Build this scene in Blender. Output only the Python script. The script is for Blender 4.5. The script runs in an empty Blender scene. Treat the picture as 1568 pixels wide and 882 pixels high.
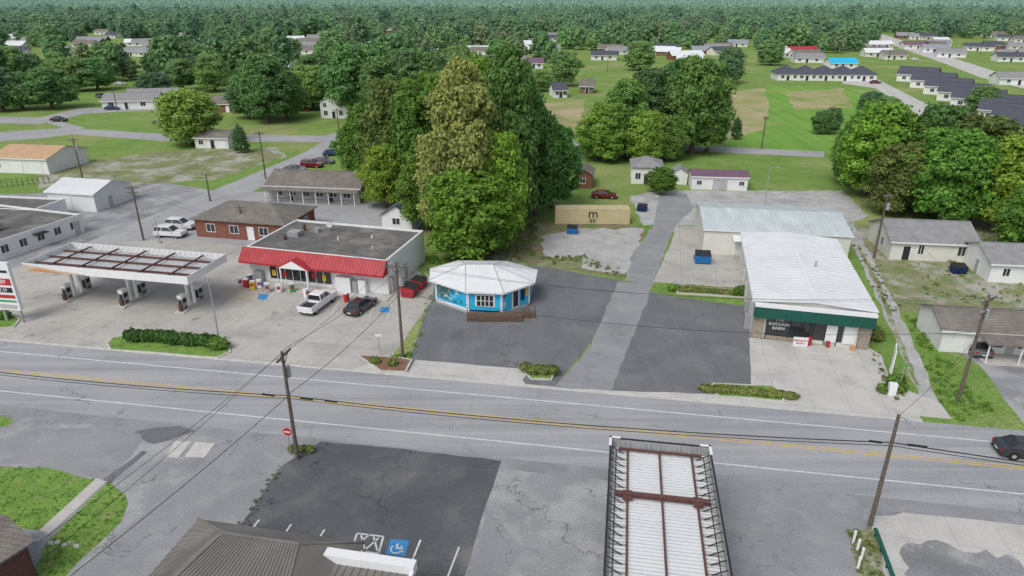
import bpy, math, random
import numpy as np
from mathutils import Vector, Matrix
random.seed(7); rng=np.random.default_rng(7)
H=34.5; F=1045.0; PT=math.radians(23.1); cp,sp=math.cos(PT),math.sin(PT)
# survey helper: photo sighting -> true ground coordinate at height z
def G(x,y,z=0.0):
    u=(x-784)/F; v=(441-y)/F; dz=sp-cp*v; t=(H-z)/dz
    return (u*t,(cp+sp*v)*t,z)
def PX(X,Y,Z=0.0):
    c=Y*cp+(H-Z)*sp; up=Y*sp-(H-Z)*cp
    return 784+F*X/c, 441-F*up/c
def inpoly(x,y,P):
    c=False;j=len(P)-1
    for i in range(len(P)):
        xi,yi=P[i][0],P[i][1];xj,yj=P[j][0],P[j][1]
        if (yi>y)!=(yj>y) and x<(xj-xi)*(y-yi)/(yj-yi)+xi: c=not c
        j=i
    return c
sc=bpy.context.scene; COL=sc.collection
def link(o,parent=None):
    COL.objects.link(o)
    if parent: o.parent=parent
    return o
# ---------------------------------------------------------------- materials
def nd(nt,t,**k):
    n=nt.nodes.new(t)
    for a,b in k.items(): setattr(n,a,b)
    return n
def c4(c): return (c[0],c[1],c[2],1)
def mixc(nt,f,a,b,bt='MIX'):
    m=nd(nt,'ShaderNodeMix',data_type='RGBA',blend_type=bt)
    for s,val in ((0,f),(6,a),(7,b)):
        if hasattr(val,'is_linked'): nt.links.new(val,m.inputs[s])
        elif isinstance(val,(int,float)): m.inputs[s].default_value=val
        else: m.inputs[s].default_value=c4(val)
    return m.outputs[2]
def mrange(nt,v,a,b,c=0,d=1):
    m=nd(nt,'ShaderNodeMapRange'); nt.links.new(v,m.inputs[0])
    m.inputs[1].default_value=a;m.inputs[2].default_value=b;m.inputs[3].default_value=c;m.inputs[4].default_value=d
    return m.outputs[0]
def mth(nt,op,a,b=0.0):
    m=nd(nt,'ShaderNodeMath',operation=op)
    for i,val in enumerate((a,b)):
        if hasattr(val,'is_linked'): nt.links.new(val,m.inputs[i])
        else: m.inputs[i].default_value=val
    return m.outputs[0]
def surf(name,c1,c2=None,scale=1.0,rough=.85,layers=(),cracks=None,joints=None,bump=0,bscale=15,metal=0,spec=.3,grain=.12,gscale=9,coat=0):
    m=bpy.data.materials.new(name); m.use_nodes=True; nt=m.node_tree; b=nt.nodes['Principled BSDF']
    if c2 is None: c2=tuple(v*.82 for v in c1)
    pos=nd(nt,'ShaderNodeNewGeometry').outputs['Position']
    def noise(s,det=5,rot=0,st=None,off=0):
        mp=nd(nt,'ShaderNodeMapping'); nt.links.new(pos,mp.inputs[0])
        mp.vector_type='POINT'; mp.inputs['Location'].default_value=(off,off*.7,0)
        mp.inputs['Rotation'].default_value=(0,0,math.radians(rot))
        if st: mp.inputs['Scale'].default_value=(st[0],st[1],1)
        n=nd(nt,'ShaderNodeTexNoise'); n.inputs['Scale'].default_value=s; n.inputs['Detail'].default_value=det; n.inputs['Roughness'].default_value=.6
        nt.links.new(mp.outputs[0],n.inputs['Vector']); return n
    col=mixc(nt,mrange(nt,noise(scale).outputs[0],.35,.65),c1,c2)
    k=13
    for L in layers:
        n=noise(L.get('s',1),L.get('d',5),L.get('rot',0),L.get('st'),k*3.7); k+=1
        f=mth(nt,'MULTIPLY',mrange(nt,n.outputs[0],L['lo'],L['hi']),L.get('a',1.0))
        col=mixc(nt,f,col,L['c'])
    if joints:
        mp=nd(nt,'ShaderNodeMapping'); nt.links.new(pos,mp.inputs[0]); mp.inputs['Rotation'].default_value=(0,0,math.radians(joints[3]))
        br=nd(nt,'ShaderNodeTexBrick'); nt.links.new(mp.outputs[0],br.inputs[0]); br.offset=0
        br.inputs['Scale'].default_value=1; br.inputs['Mortar Size'].default_value=joints[1]; br.inputs['Brick Width'].default_value=joints[0]; br.inputs['Row Height'].default_value=joints[0] if len(joints)<6 else joints[5]
        br.inputs['Mortar Smooth'].default_value=.3
        br.inputs['Color1'].default_value=(0,0,0,1);br.inputs['Color2'].default_value=(0,0,0,1)
        col=mixc(nt,mth(nt,'MULTIPLY',br.outputs['Fac'],joints[4]),col,joints[2])
    if cracks:
        nz=noise(.5,4); va=nd(nt,'ShaderNodeVectorMath',operation='SCALE'); nt.links.new(nz.outputs[1],va.inputs[0]); va.inputs[3].default_value=4.5
        vb=nd(nt,'ShaderNodeVectorMath',operation='ADD'); nt.links.new(pos,vb.inputs[0]); nt.links.new(va.outputs[0],vb.inputs[1])
        vo=nd(nt,'ShaderNodeTexVoronoi',feature='DISTANCE_TO_EDGE'); vo.inputs['Scale'].default_value=cracks[1]; nt.links.new(vb.outputs[0],vo.inputs['Vector'])
        f=mrange(nt,vo.outputs[0],cracks[2]*.35,cracks[2]*.9,1,0)
        f=mth(nt,'MULTIPLY',f,mrange(nt,noise(.13,3,off=50).outputs[0],.46,.58))
        col=mixc(nt,mth(nt,'MULTIPLY',f,cracks[3]*.85),col,cracks[0])
    if grain:
        g=mrange(nt,noise(gscale,3).outputs[0],.3,.7,1-grain,1+grain)
        cc=nd(nt,'ShaderNodeCombineColor'); [nt.links.new(g,cc.inputs[i]) for i in range(3)]
        col=mixc(nt,1.0,col,cc.outputs[0],'MULTIPLY')
    nt.links.new(col,b.inputs['Base Color']); b.inputs['Roughness'].default_value=rough; b.inputs['Metallic'].default_value=metal
    b.inputs['Specular IOR Level'].default_value=spec; b.inputs['Coat Weight'].default_value=coat
    if bump:
        bp=nd(nt,'ShaderNodeBump'); bp.inputs['Strength'].default_value=bump; bp.inputs['Distance'].default_value=.05
        nt.links.new(noise(bscale,4).outputs[0],bp.inputs['Height']); nt.links.new(bp.outputs[0],b.inputs['Normal'])
    return m
RR=9.5
M={}
M['grass']=surf('grass',(.155,.26,.06),(.205,.31,.08),.06,.95,[dict(c=(.115,.205,.045),s=.25,lo=.45,hi=.7,a=.7),dict(c=(.33,.32,.15),s=.03,lo=.48,hi=.68,a=.8),dict(c=(.31,.28,.16),s=.16,lo=.56,hi=.72,a=.6),dict(c=(.095,.16,.04),s=1.3,lo=.5,hi=.75,a=.6)],bump=.4,grain=.3,gscale=3,spec=.1)
M['grass2']=surf('grass_lawn',(.14,.25,.05),(.19,.305,.07),.2,.95,[dict(c=(.085,.16,.04),s=.9,lo=.48,hi=.7,a=.7),dict(c=(.29,.28,.14),s=.5,lo=.56,hi=.70,a=.5)],bump=.5,grain=.42,gscale=6,spec=.1)
M['field']=surf('green_field',(.15,.31,.055),(.20,.34,.07),.05,.95,[dict(c=(.12,.24,.045),s=1,st=(.35,.02),rot=8,lo=.45,hi=.65,a=.7),dict(c=(.33,.33,.15),s=.04,lo=.55,hi=.7,a=.7)],bump=.4,grain=.2,gscale=2,spec=.1)
M['drygrass']=surf('dry_grass',(.36,.32,.17),(.23,.28,.09),.10,.95,[dict(c=(.45,.36,.25),s=.05,lo=.45,hi=.65,a=.8),dict(c=(.17,.27,.06),s=.13,lo=.55,hi=.68,a=.8)],bump=.4,grain=.2,gscale=3,spec=.1)
M['weedy']=surf('weedy_ground',(.17,.21,.085),(.27,.25,.16),.35,.95,[dict(c=(.41,.39,.35),s=.16,lo=.46,hi=.60,a=.85),dict(c=(.13,.21,.05),s=.6,lo=.50,hi=.64,a=.8)],bump=.5,grain=.3,gscale=4,spec=.1)
M['dirt']=surf('bare_dirt',(.25,.20,.14),(.18,.155,.095),.5,.95,[dict(c=(.13,.20,.055),s=.35,lo=.46,hi=.58,a=.9),dict(c=(.38,.36,.32),s=.2,lo=.56,hi=.68,a=.8)],bump=.5,grain=.3,gscale=5,spec=.1)
M['gravel']=surf('gravel',(.46,.46,.455),(.36,.36,.355),.4,.95,[dict(c=(.24,.26,.14),s=.3,lo=.56,hi=.68,a=.7),dict(c=(.56,.56,.55),s=.9,lo=.55,hi=.7,a=.6),dict(c=(.29,.29,.285),s=.12,lo=.5,hi=.65,a=.7)],bump=.5,grain=.3,gscale=6,spec=.1)
M['mulch']=surf('mulch',(.26,.15,.09),(.17,.10,.065),1.5,.95,grain=.4,gscale=8,bump=.5)
M['road']=surf('road_asphalt',(.315,.325,.335),(.27,.28,.295),.15,.8,[dict(c=(.40,.40,.405),s=1,st=(.012,.55),rot=RR,lo=.42,hi=.66,a=.8),dict(c=(.21,.215,.225),s=1,st=(.02,.8),rot=RR,lo=.55,hi=.7,a=.5),dict(c=(.22,.225,.23),s=1,st=(.9,.04),rot=RR,lo=.62,hi=.7,a=.35)],cracks=((.10,.10,.105),.09,.006,.8),grain=.12,gscale=7)
M['street']=surf('street_asphalt',(.37,.37,.375),(.31,.31,.32),.15,.85,[dict(c=(.22,.22,.22),s=.3,lo=.56,hi=.72,a=.6)],cracks=((.12,.12,.12),.12,.008,.7),grain=.12)
M['oldlot']=surf('old_asphalt_lot',(.295,.30,.31),(.235,.24,.25),.12,.85,[dict(c=(.40,.40,.395),s=.22,lo=.48,hi=.62,a=.65),dict(c=(.15,.15,.155),s=.09,lo=.56,hi=.66,a=.6),dict(c=(.46,.45,.43),s=.5,lo=.6,hi=.7,a=.5)],cracks=((.07,.07,.07),.11,.009,.85),grain=.2,gscale=7)
M['darklot']=surf('dark_asphalt',(.13,.137,.148),(.16,.165,.175),.15,.85,[dict(c=(.22,.22,.225),s=.3,lo=.48,hi=.72,a=.6),dict(c=(.085,.085,.09),s=.2,lo=.6,hi=.75,a=.5),dict(c=(.20,.205,.215),s=1,st=(.8,.03),rot=RR,lo=.5,hi=.7,a=.5),dict(c=(.05,.05,.055),s=.6,lo=.68,hi=.73,a=.6)],cracks=((.05,.05,.05),.1,.007,.7),grain=.16,gscale=7)
M['sealed']=surf('sealed_asphalt',(.085,.091,.10),(.11,.115,.125),.18,.8,[dict(c=(.21,.20,.19),s=.14,lo=.52,hi=.67,a=.7),dict(c=(.14,.14,.14),s=.6,lo=.55,hi=.7,a=.5)],cracks=((.02,.02,.02),.13,.010,1),grain=.16,gscale=7)
M['midlot']=surf('mid_asphalt',(.28,.285,.295),(.24,.245,.255),.2,.85,[dict(c=(.36,.36,.36),s=.4,lo=.5,hi=.7,a=.5),dict(c=(.18,.18,.185),s=.12,lo=.56,hi=.68,a=.5)],cracks=((.08,.08,.08),.15,.009,.8),grain=.14,gscale=7)
M['conc']=surf('concrete',(.46,.44,.405),(.39,.375,.345),.15,.85,[dict(c=(.27,.26,.24),s=.22,lo=.50,hi=.70,a=.65),dict(c=(.15,.14,.13),s=.45,lo=.61,hi=.72,a=.75),dict(c=(.55,.54,.51),s=.5,lo=.58,hi=.75,a=.5)],joints=(4.6,.04,(.22,.21,.20),12,.6),cracks=((.16,.15,.14),.2,.006,.6),grain=.14,gscale=6)
M['conc2']=surf('concrete_pale',(.53,.52,.49),(.46,.45,.425),.25,.85,[dict(c=(.35,.34,.31),s=.3,lo=.50,hi=.7,a=.6),dict(c=(.2,.19,.18),s=.5,lo=.66,hi=.74,a=.6)],joints=(3.2,.035,(.28,.27,.26),12,.5),cracks=((.16,.15,.14),.2,.006,.5),grain=.12)
M['kerb']=surf('kerb_concrete',(.56,.55,.52),(.44,.43,.40),1.2,.85,grain=.12)
M['wline']=surf('white_marking',(.70,.70,.69),(.55,.55,.55),1.2,.7,[dict(c=(.33,.33,.34),s=2.5,lo=.55,hi=.7,a=.7)],grain=.08)
M['yline']=surf('yellow_marking',(.64,.44,.12),(.54,.38,.14),1.2,.7,[dict(c=(.31,.29,.26),s=2.5,lo=.52,hi=.7,a=.7)],grain=.08)
M['bline']=surf('blue_marking',(.05,.25,.52),(.04,.22,.48),1.5,.7,[dict(c=(.2,.22,.24),s=3,lo=.6,hi=.75,a=.6)])
M['whitewall']=surf('white_wall',(.76,.77,.77),(.70,.71,.71),.5,.6,[dict(c=(.52,.52,.50),s=.8,lo=.6,hi=.8,a=.4)],grain=.03)
M['cream']=surf('cream_wall',(.68,.67,.61),(.62,.61,.56),.5,.6,grain=.03)
M['siding']=surf('siding',(.73,.74,.73),(.67,.68,.68),.5,.6,grain=.03)
M['greywall']=surf('grey_wall',(.45,.45,.44),(.38,.38,.37),.5,.7)
M['brick']=surf('brick',(.22,.085,.06),(.17,.065,.05),3,.85,[dict(c=(.28,.14,.1),s=6,lo=.5,hi=.6,a=.7)],grain=.2,gscale=12)
M['stone']=surf('stone_veneer',(.36,.31,.25),(.24,.21,.17),4,.85,grain=.25,gscale=8)
M['wroof']=surf('white_metal_roof',(.69,.71,.72),(.64,.66,.675),.3,.45,[dict(c=(.54,.55,.54),s=.5,lo=.52,hi=.75,a=.55),dict(c=(.75,.76,.77),s=1,st=(.15,.9),rot=14,lo=.5,hi=.7,a=.4)],grain=.03,spec=.2)
M['mroof']=surf('galvanised_roof',(.50,.55,.56),(.44,.49,.50),.3,.5,[dict(c=(.62,.67,.67),s=1,st=(.8,.05),rot=8,lo=.5,hi=.7,a=.7)],grain=.03,spec=.2)
M['groof']=surf('grey_metal_roof',(.28,.30,.33),(.24,.26,.29),.4,.5,grain=.05)
M['shingle']=surf('brown_shingle',(.20,.18,.16),(.15,.135,.12),1.2,.9,[dict(c=(.27,.25,.22),s=.4,lo=.48,hi=.7,a=.6)],joints=(60,.05,(.09,.08,.07),0,.4,.35),grain=.2)
M['dshingle']=surf('dark_shingle',(.085,.09,.115),(.07,.075,.095),1.2,.85,grain=.15)
M['gshingle']=surf('grey_shingle',(.28,.28,.285),(.22,.22,.225),1.0,.9,grain=.15)
M['bronze']=surf('bronze_metal_roof',(.20,.185,.17),(.165,.15,.14),.5,.45,[dict(c=(.26,.24,.22),s=.4,lo=.5,hi=.7,a=.5)],grain=.05)
M['flatroof']=surf('flat_tar_roof',(.14,.136,.128),(.105,.102,.098),.3,.9,[dict(c=(.25,.24,.22),s=.35,lo=.48,hi=.66,a=.75),dict(c=(.32,.31,.28),s=.2,lo=.6,hi=.7,a=.5)],cracks=((.05,.05,.05),.25,.02,.6),grain=.2)
M['tanroof']=surf('tan_roof',(.58,.38,.23),(.50,.34,.21),.5,.6)
M['purple']=surf('purple_roof',(.18,.10,.15),(.15,.09,.13),.5,.5)
M['redroof']=surf('red_metal',(.42,.04,.05),(.34,.03,.04),.8,.45,[dict(c=(.5,.15,.15),s=.7,lo=.55,hi=.75,a=.4)],grain=.05)
M['green']=surf('dark_green_metal',(.015,.10,.075),(.012,.085,.065),1,.5,grain=.05)
M['glass']=surf('window_glass',(.02,.025,.03),(.03,.035,.04),1,.08,spec=.8,grain=0)
M['dark']=surf('dark_trim',(.03,.03,.032),None,1,.6)
M['black']=surf('black_rubber',(.018,.018,.018),None,1,.8)
M['steel']=surf('steel',(.42,.43,.44),(.35,.36,.37),2,.4,metal=.3)
M['galv']=surf('galvanised_steel',(.36,.37,.37),(.27,.28,.28),2,.6)
M['rust']=surf('rusty_beam',(.14,.065,.055),(.10,.05,.045),3,.8,grain=.3)
M['wood']=surf('weathered_pole_wood',(.15,.125,.105),(.11,.09,.075),4,.9,grain=.2)
M['deck']=surf('deck_wood',(.16,.10,.07),(.12,.08,.055),3,.9,grain=.25)
M['red']=surf('red_paint',(.50,.035,.04),None,2,.4)
M['blue']=surf('blue_paint',(.02,.17,.42),(.02,.13,.34),2,.45)
M['navy']=surf('navy_paint',(.015,.03,.10),None,2,.5)
M['orange']=surf('orange_paint',(.65,.30,.12),None,2,.5)
M['tan']=surf('tan_paint',(.62,.50,.40),None,2,.5)
M['yellow']=surf('yellow_paint',(.7,.5,.05),None,2,.5)
M['greenp']=surf('green_paint',(.05,.40,.12),None,2,.5)
M['cont']=surf('container_paint',(.57,.49,.30),(.50,.43,.26),.6,.6,[dict(c=(.28,.17,.1),s=1.5,lo=.62,hi=.75,a=.7)],grain=.06)
M['wire']=surf('wire_black',(.02,.02,.022),None,1,.6)
M['mural']=surf('mural_blue',(.03,.38,.66),(.05,.52,.74),.8,.5,[dict(c=(.02,.10,.14),s=.9,lo=.55,hi=.6,a=.9),dict(c=(.75,.62,.35),s=1.1,lo=.6,hi=.63,a=.9)],grain=.05)
M['mural2']=surf('mural_dark',(.04,.10,.12),(.06,.22,.28),1.0,.5,[dict(c=(.40,.62,.7),s=.9,lo=.54,hi=.58,a=.9),dict(c=(.25,.16,.08),s=2,lo=.58,hi=.62,a=.9)],grain=.1)
M['turq']=surf('turquoise_paint',(.03,.45,.72),(.03,.40,.66),.8,.5)
M['whitep']=surf('white_paint',(.76,.77,.78),(.72,.73,.74),1,.3,grain=.02)
M['cwhite']=surf('car_white',(.78,.79,.80),None,.01,.25,grain=0,coat=.8)
M['cblack']=surf('car_black',(.02,.022,.028),None,.01,.2,grain=0,coat=.8,spec=.6)
M['cred']=surf('car_red',(.18,.018,.025),None,.01,.25,grain=0,coat=.8)
M['cblue']=surf('car_blue',(.03,.06,.14),None,.01,.25,grain=0,coat=.8)
M['cgrey']=surf('car_grey',(.14,.145,.15),None,.01,.25,grain=0,coat=.8)
M['lamp_red']=surf('tail_lamp',(.35,.01,.01),None,1,.3,grain=0)
M['bark']=surf('bark',(.16,.13,.10),(.11,.09,.07),3,.95,grain=.3)
def leafmat(name,c,var=.3,hr=(.485,.515)):
    m=bpy.data.materials.new(name); m.use_nodes=True; nt=m.node_tree; b=nt.nodes['Principled BSDF']
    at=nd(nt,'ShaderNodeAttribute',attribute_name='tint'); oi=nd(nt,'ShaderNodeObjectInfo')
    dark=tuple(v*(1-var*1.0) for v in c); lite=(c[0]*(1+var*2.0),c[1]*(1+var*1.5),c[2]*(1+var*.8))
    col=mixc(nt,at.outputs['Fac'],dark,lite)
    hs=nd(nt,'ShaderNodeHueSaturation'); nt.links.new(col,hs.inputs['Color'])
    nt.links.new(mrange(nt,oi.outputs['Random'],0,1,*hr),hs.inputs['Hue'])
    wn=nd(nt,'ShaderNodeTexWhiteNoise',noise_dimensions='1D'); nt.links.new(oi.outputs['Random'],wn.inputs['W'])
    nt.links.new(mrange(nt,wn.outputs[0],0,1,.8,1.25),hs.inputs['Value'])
    # aerial haze painted into the leaf colour: bluer and paler with distance
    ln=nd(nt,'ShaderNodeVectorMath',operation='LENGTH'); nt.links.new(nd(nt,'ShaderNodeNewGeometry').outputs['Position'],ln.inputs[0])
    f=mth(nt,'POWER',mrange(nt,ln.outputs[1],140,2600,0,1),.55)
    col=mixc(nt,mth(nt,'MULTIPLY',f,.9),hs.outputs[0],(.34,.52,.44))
    nt.links.new(col,b.inputs['Base Color']); b.inputs['Roughness'].default_value=.6; b.inputs['Specular IOR Level'].default_value=.2
    tr=nd(nt,'ShaderNodeBsdfTranslucent'); nt.links.new(col,tr.inputs[0]); ms=nd(nt,'ShaderNodeMixShader'); ms.inputs[0].default_value=.3
    nt.links.new(b.outputs[0],ms.inputs[1]); nt.links.new(tr.outputs[0],ms.inputs[2]); nt.links.new(ms.outputs[0],nt.nodes['Material Output'].inputs[0])
    return m
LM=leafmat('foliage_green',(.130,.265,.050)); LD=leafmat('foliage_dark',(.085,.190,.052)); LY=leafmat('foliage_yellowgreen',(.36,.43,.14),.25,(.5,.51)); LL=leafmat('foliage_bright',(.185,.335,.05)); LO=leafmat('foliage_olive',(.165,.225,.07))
# ---------------------------------------------------------------- builder
class Ob:
    def __init__(s,name,loc=(0,0,0),rot=0,sc=1):
        s.name=name;s.loc=loc;s.rot=rot;s.sc=sc;s.parts={};s.cur=None;s.texts=[]
    def use(s,p,m):
        if p not in s.parts: s.parts[p]=([],[],M[m] if isinstance(m,str) else m)
        s.cur=s.parts[p]; return s
    def mesh(s,V,Fc):
        n=len(s.cur[0]); s.cur[0].extend([tuple(v) for v in V]); s.cur[1].extend([tuple(i+n for i in f) for f in Fc]); return s
    def hexa(s,P): return s.mesh(P,[(3,2,1,0),(4,5,6,7),(0,1,5,4),(1,2,6,5),(2,3,7,6),(3,0,4,7)])
    def box(s,x0,x1,y0,y1,z0,z1): return s.hexa([(x0,y0,z0),(x1,y0,z0),(x1,y1,z0),(x0,y1,z0),(x0,y0,z1),(x1,y0,z1),(x1,y1,z1),(x0,y1,z1)])
    def ext(s,P,a,b,ax='x'):
        n=len(P); f=(lambda p,t:(t,p[0],p[1])) if ax=='x' else ((lambda p,t:(p[0],t,p[1])) if ax=='y' else (lambda p,t:(p[0],p[1],t)))
        V=[f(p,a) for p in P]+[f(p,b) for p in P]
        return s.mesh(V,[tuple(range(n))[::-1],tuple(range(n,2*n))]+[(i,(i+1)%n,(i+1)%n+n,i+n) for i in range(n)])
    def cyl(s,p0,p1,r0,r1=None,n=10):
        r1=r0 if r1 is None else r1; p0=Vector(p0);p1=Vector(p1);d=(p1-p0).normalized()
        a=d.orthogonal().normalized();b=d.cross(a);V=[]
        for p,r in((p0,r0),(p1,r1)):
            for i in range(n):
                t=2*math.pi*i/n; V.append(p+a*math.cos(t)*r+b*math.sin(t)*r)
        return s.mesh(V,[tuple(range(n))[::-1],tuple(range(n,2*n))]+[(i,(i+1)%n,(i+1)%n+n,i+n) for i in range(n)])
    def beam(s,p0,p1,w,h):
        p0=Vector(p0);p1=Vector(p1);d=(p1-p0).normalized();sd=d.cross(Vector((0,0,1)))
        sd=sd.normalized()*w/2 if sd.length>1e-4 else Vector((w/2,0,0)); up=sd.cross(d).normalized()*h
        return s.hexa([p0-sd,p0+sd,p1+sd,p1-sd,p0-sd+up,p0+sd+up,p1+sd+up,p1-sd+up])
    def text(s,body,size,loc,rot,m): s.texts.append((body,size,loc,rot,m)); return s
    def done(s,bevel=0):
        multi=len(s.parts)+len(s.texts)>1
        if multi:
            e=link(bpy.data.objects.new(s.name,None)); e.location=s.loc; e.rotation_euler=(0,0,math.radians(s.rot)); e.scale=(s.sc,)*3; e.empty_display_size=.3
        for p,(V,Fc,m) in s.parts.items():
            me=bpy.data.meshes.new(p); me.from_pydata(V,[],Fc); me.materials.append(m); me.update()
            o=bpy.data.objects.new(p if multi else s.name,me)
            if multi: link(o,e)
            else:
                link(o); o.location=s.loc; o.rotation_euler=(0,0,math.radians(s.rot)); e=o
            if bevel:
                b=o.modifiers.new('b','BEVEL'); b.width=bevel; b.segments=2; b.limit_method='ANGLE'
        for body,size,loc,rot,m in s.texts:
            c=bpy.data.curves.new('lettering','FONT'); c.body=body; c.size=size; c.align_x='CENTER'; c.align_y='CENTER'; c.extrude=.01
            c.materials.append(M[m]); o=bpy.data.objects.new('lettering',c); link(o,e); o.location=loc; o.rotation_euler=[math.radians(a) for a in rot]
        return e
EXC=[]
# ---------------------------------------------------------------- ground
def jitter(P,step=1.5,amp=.15):
    out=[]
    for i in range(len(P)):
        a=np.array(P[i][:2]);b=np.array(P[(i+1)%len(P)][:2]);L=np.linalg.norm(b-a); k=max(1,min(60,int(L/step)))
        nrm=np.array([-(b-a)[1],(b-a)[0]])/max(L,1e-6)
        for j in range(k):
            p=a+(b-a)*j/k
            if amp and j: p=p+nrm*random.uniform(-amp,amp)
            out.append(p)
    return out
def patch(name,P,lv,m,amp=.12,world=False,step=1.5):
    W=[p if world else G(*p) for p in P]
    Q=jitter(W,step,amp); ar=sum(Q[i][0]*Q[(i+1)%len(Q)][1]-Q[(i+1)%len(Q)][0]*Q[i][1] for i in range(len(Q)))
    if ar<0: Q=Q[::-1]
    me=bpy.data.meshes.new(name); me.from_pydata([(q[0],q[1],lv*.005) for q in Q],[],[tuple(range(len(Q)))]); me.materials.append(M[m])
    return link(bpy.data.objects.new(name,me))
me=bpy.data.meshes.new('ground'); me.from_pydata([(-9000,-300,0),(9000,-300,0),(9000,12000,0),(-9000,12000,0)],[],[(0,1,2,3)]); me.materials.append(M['grass']); link(bpy.data.objects.new('ground',me))
A=np.array(G(0,567)[:2]); B=np.array(G(1568,717)[:2]); D=(B-A)/np.linalg.norm(B-A); Nn=np.array([-D[1],D[0]])
RDEG=math.degrees(math.atan2(D[1],D[0]))
def R(s_,o): return tuple(A+D*s_+Nn*o)
def strip(name,o0,o1,s0,s1,lv,m,amp=0): return patch(name,[R(s0,o0),R(s1,o0),R(s1,o1),R(s0,o1)],lv,m,amp,True)
# near side pavement
patch('parking_lot',[R(-60,-5),R(160,-5),R(160,-60),R(-60,-60)],1,'oldlot',0,True)
strip('road_shoulder',-7.0,-5.4,-60,160,2.5,'midlot',.15)
strip('gutter',5.4,7.3,-100,88,1.2,'conc2',.1)
strip('main_road',-5.6,5.6,-300,400,4,'road')
strip('gutter_line',5.55,5.95,-100,88,5,'kerb')
strip('road_marking',3.35,3.49,-300,400,5,'wline'); strip('road_marking',-3.49,-3.35,-300,400,5,'wline')
strip('road_marking',.10,.23,-300,400,5,'yline'); strip('road_marking',-.23,-.10,-300,400,5,'yline')
# far side
patch('street',[G(60,455)[:2],G(-60,505)[:2],R(-40,5.5),R(-8,5.5),G(140,400)[:2],G(290,345)[:2],G(445,262)[:2],G(530,228)[:2],G(560,200)[:2],G(520,200)[:2],G(470,232)[:2],G(330,290)[:2],G(130,372)[:2]],2,'street',.1,True)
patch('parking_lot',[(-120,300),(60,296),(165,285),(250,280),(330,292),(240,350),(100,400),(-60,450)],1,'oldlot')
patch('parking_lot',[(210,372),(320,292),(640,300),(650,360),(600,420),(300,420)],1.4,'street')
patch('forecourt',[R(-25,5.5)]+[G(*p)[:2] for p in [(-90,450),(40,405),(120,378),(190,370),(300,368),(420,385),(600,400),(668,425),(662,458),(600,548)]]+[R(34,5.5)],3,'conc',.1,True)
patch('street',[(-80,222),(60,212),(110,206),(250,216),(500,218),(512,208),(250,205),(100,196),(-80,208)],2.4,'street')
patch('street',[(-80,186),(60,190),(130,174),(250,168),(250,162),(120,166),(60,180),(-80,176)],2,'street')
patch('street',[(60,184),(110,200),(130,196),(80,182)],3,'street')
patch('street',[(470,215),(520,215),(640,188),(700,172),(690,168),(560,190)],3,'street')
patch('dry_grass',[(60,262),(240,232),(420,225),(440,240),(330,275),(160,285),(60,290)],.5,'weedy',.4)
# back lots
patch('parking_lot',[(628,548),(668,425),(700,405),(830,408),(962,432),(905,525),(850,592),(805,588),(800,582),(625,571)],2,'darklot')
patch('footpath',[(636,551),(812,566),(800,582),(625,571)],3,'conc2',.05)
patch('driveway',[(945,432),(1002,432),(975,500),(935,598),(848,594),(905,530)],3,'midlot')
patch('parking_lot',[(990,445),(1035,455),(1148,470),(1150,520),(1150,600),(1083,603),(935,598),(965,520)],2.4,'darklot')
patch('driveway',[(1148,522),(1330,532),(1350,545),(1372,612),(1375,625),(1195,615),(1150,596)],3,'conc2',.05)
patch('driveway',[(1000,432),(1028,372),(1035,345),(1075,348),(1140,390),(1145,440),(1130,440)],1.6,'conc')
patch('gravel_yard',[(985,345),(965,300),(1010,292),(1290,292),(1330,330),(1290,345),(1180,330),(1060,345)],1.2,'gravel',.4)
patch('driveway',[(1010,300),(1000,345),(968,390),(958,430),(1000,432),(1035,345),(1062,320),(1050,296)],1.8,'midlot',.2)
patch('bare_ground',[(735,400),(760,352),(850,330),(960,345),(990,350),(955,425),(830,408)],.6,'dirt',.5)
patch('gravel_yard',[(828,362),(880,350),(985,350),(985,385),(955,420),(890,410),(835,392)],1,'gravel',.7)
patch('grass_verge',[(830,398),(890,392),(890,410),(820,412)],1.4,'weedy',.3)
patch('weedy_yard',[(1285,345),(1500,335),(1700,400),(1700,520),(1400,480),(1360,470)],.6,'weedy',.5)
patch('gravel_lane',[(1285,335),(1298,330),(1338,400),(1378,480),(1440,622),(1415,622),(1362,500),(1322,410)],1.5,'gravel',.2)
patch('lane_centre_grass',[(1312,375),(1316,375),(1350,440),(1372,500),(1408,590),(1402,590),(1364,500),(1344,445)],1.8,'weedy',.12,step=.8)
patch('grass_verge',[(1382,480),(1420,500),(1470,580),(1522,628),(1470,645),(1440,618)],1.3,'grass2',.15)
patch('parking_lot',[(1440,520),(1500,560),(1568,650),(1750,668),(1750,480),(1600,470)],1,'oldlot',.1)
patch('driveway',[(1372,590),(1440,618),(1458,642),(1380,634),(1195,618)],2.6,'conc2',.05)
patch('street',[(862,222),(1262,241),(1262,232),(862,214)],2,'street',.05)
patch('green_field',[(1108,225),(1175,130),(1330,135),(1300,235)],.4,'field',.8,step=3)
patch('dry_grass',[(1110,140),(1170,135),(1178,165),(1165,200),(1110,215),(1105,190)],.8,'drygrass',.8,step=3)
patch('dry_grass',[(1205,142),(1290,135),(1305,165),(1215,168)],.8,'drygrass',.8,step=3)
patch('dry_grass',[(820,160),(895,152),(890,190),(865,210),(830,190)],.8,'drygrass',.8,step=3)
patch('street',[(1335,55),(1375,72),(1440,95),(1500,118),(1700,170),(1700,160),(1520,108),(1450,86),(1395,66),(1350,52)],2,'conc2',.1)
patch('street',[(1290,120),(1345,122),(1420,160),(1480,205),(1450,205),(1390,165),(1340,135),(1290,128)],2,'conc2',.1)
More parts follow.
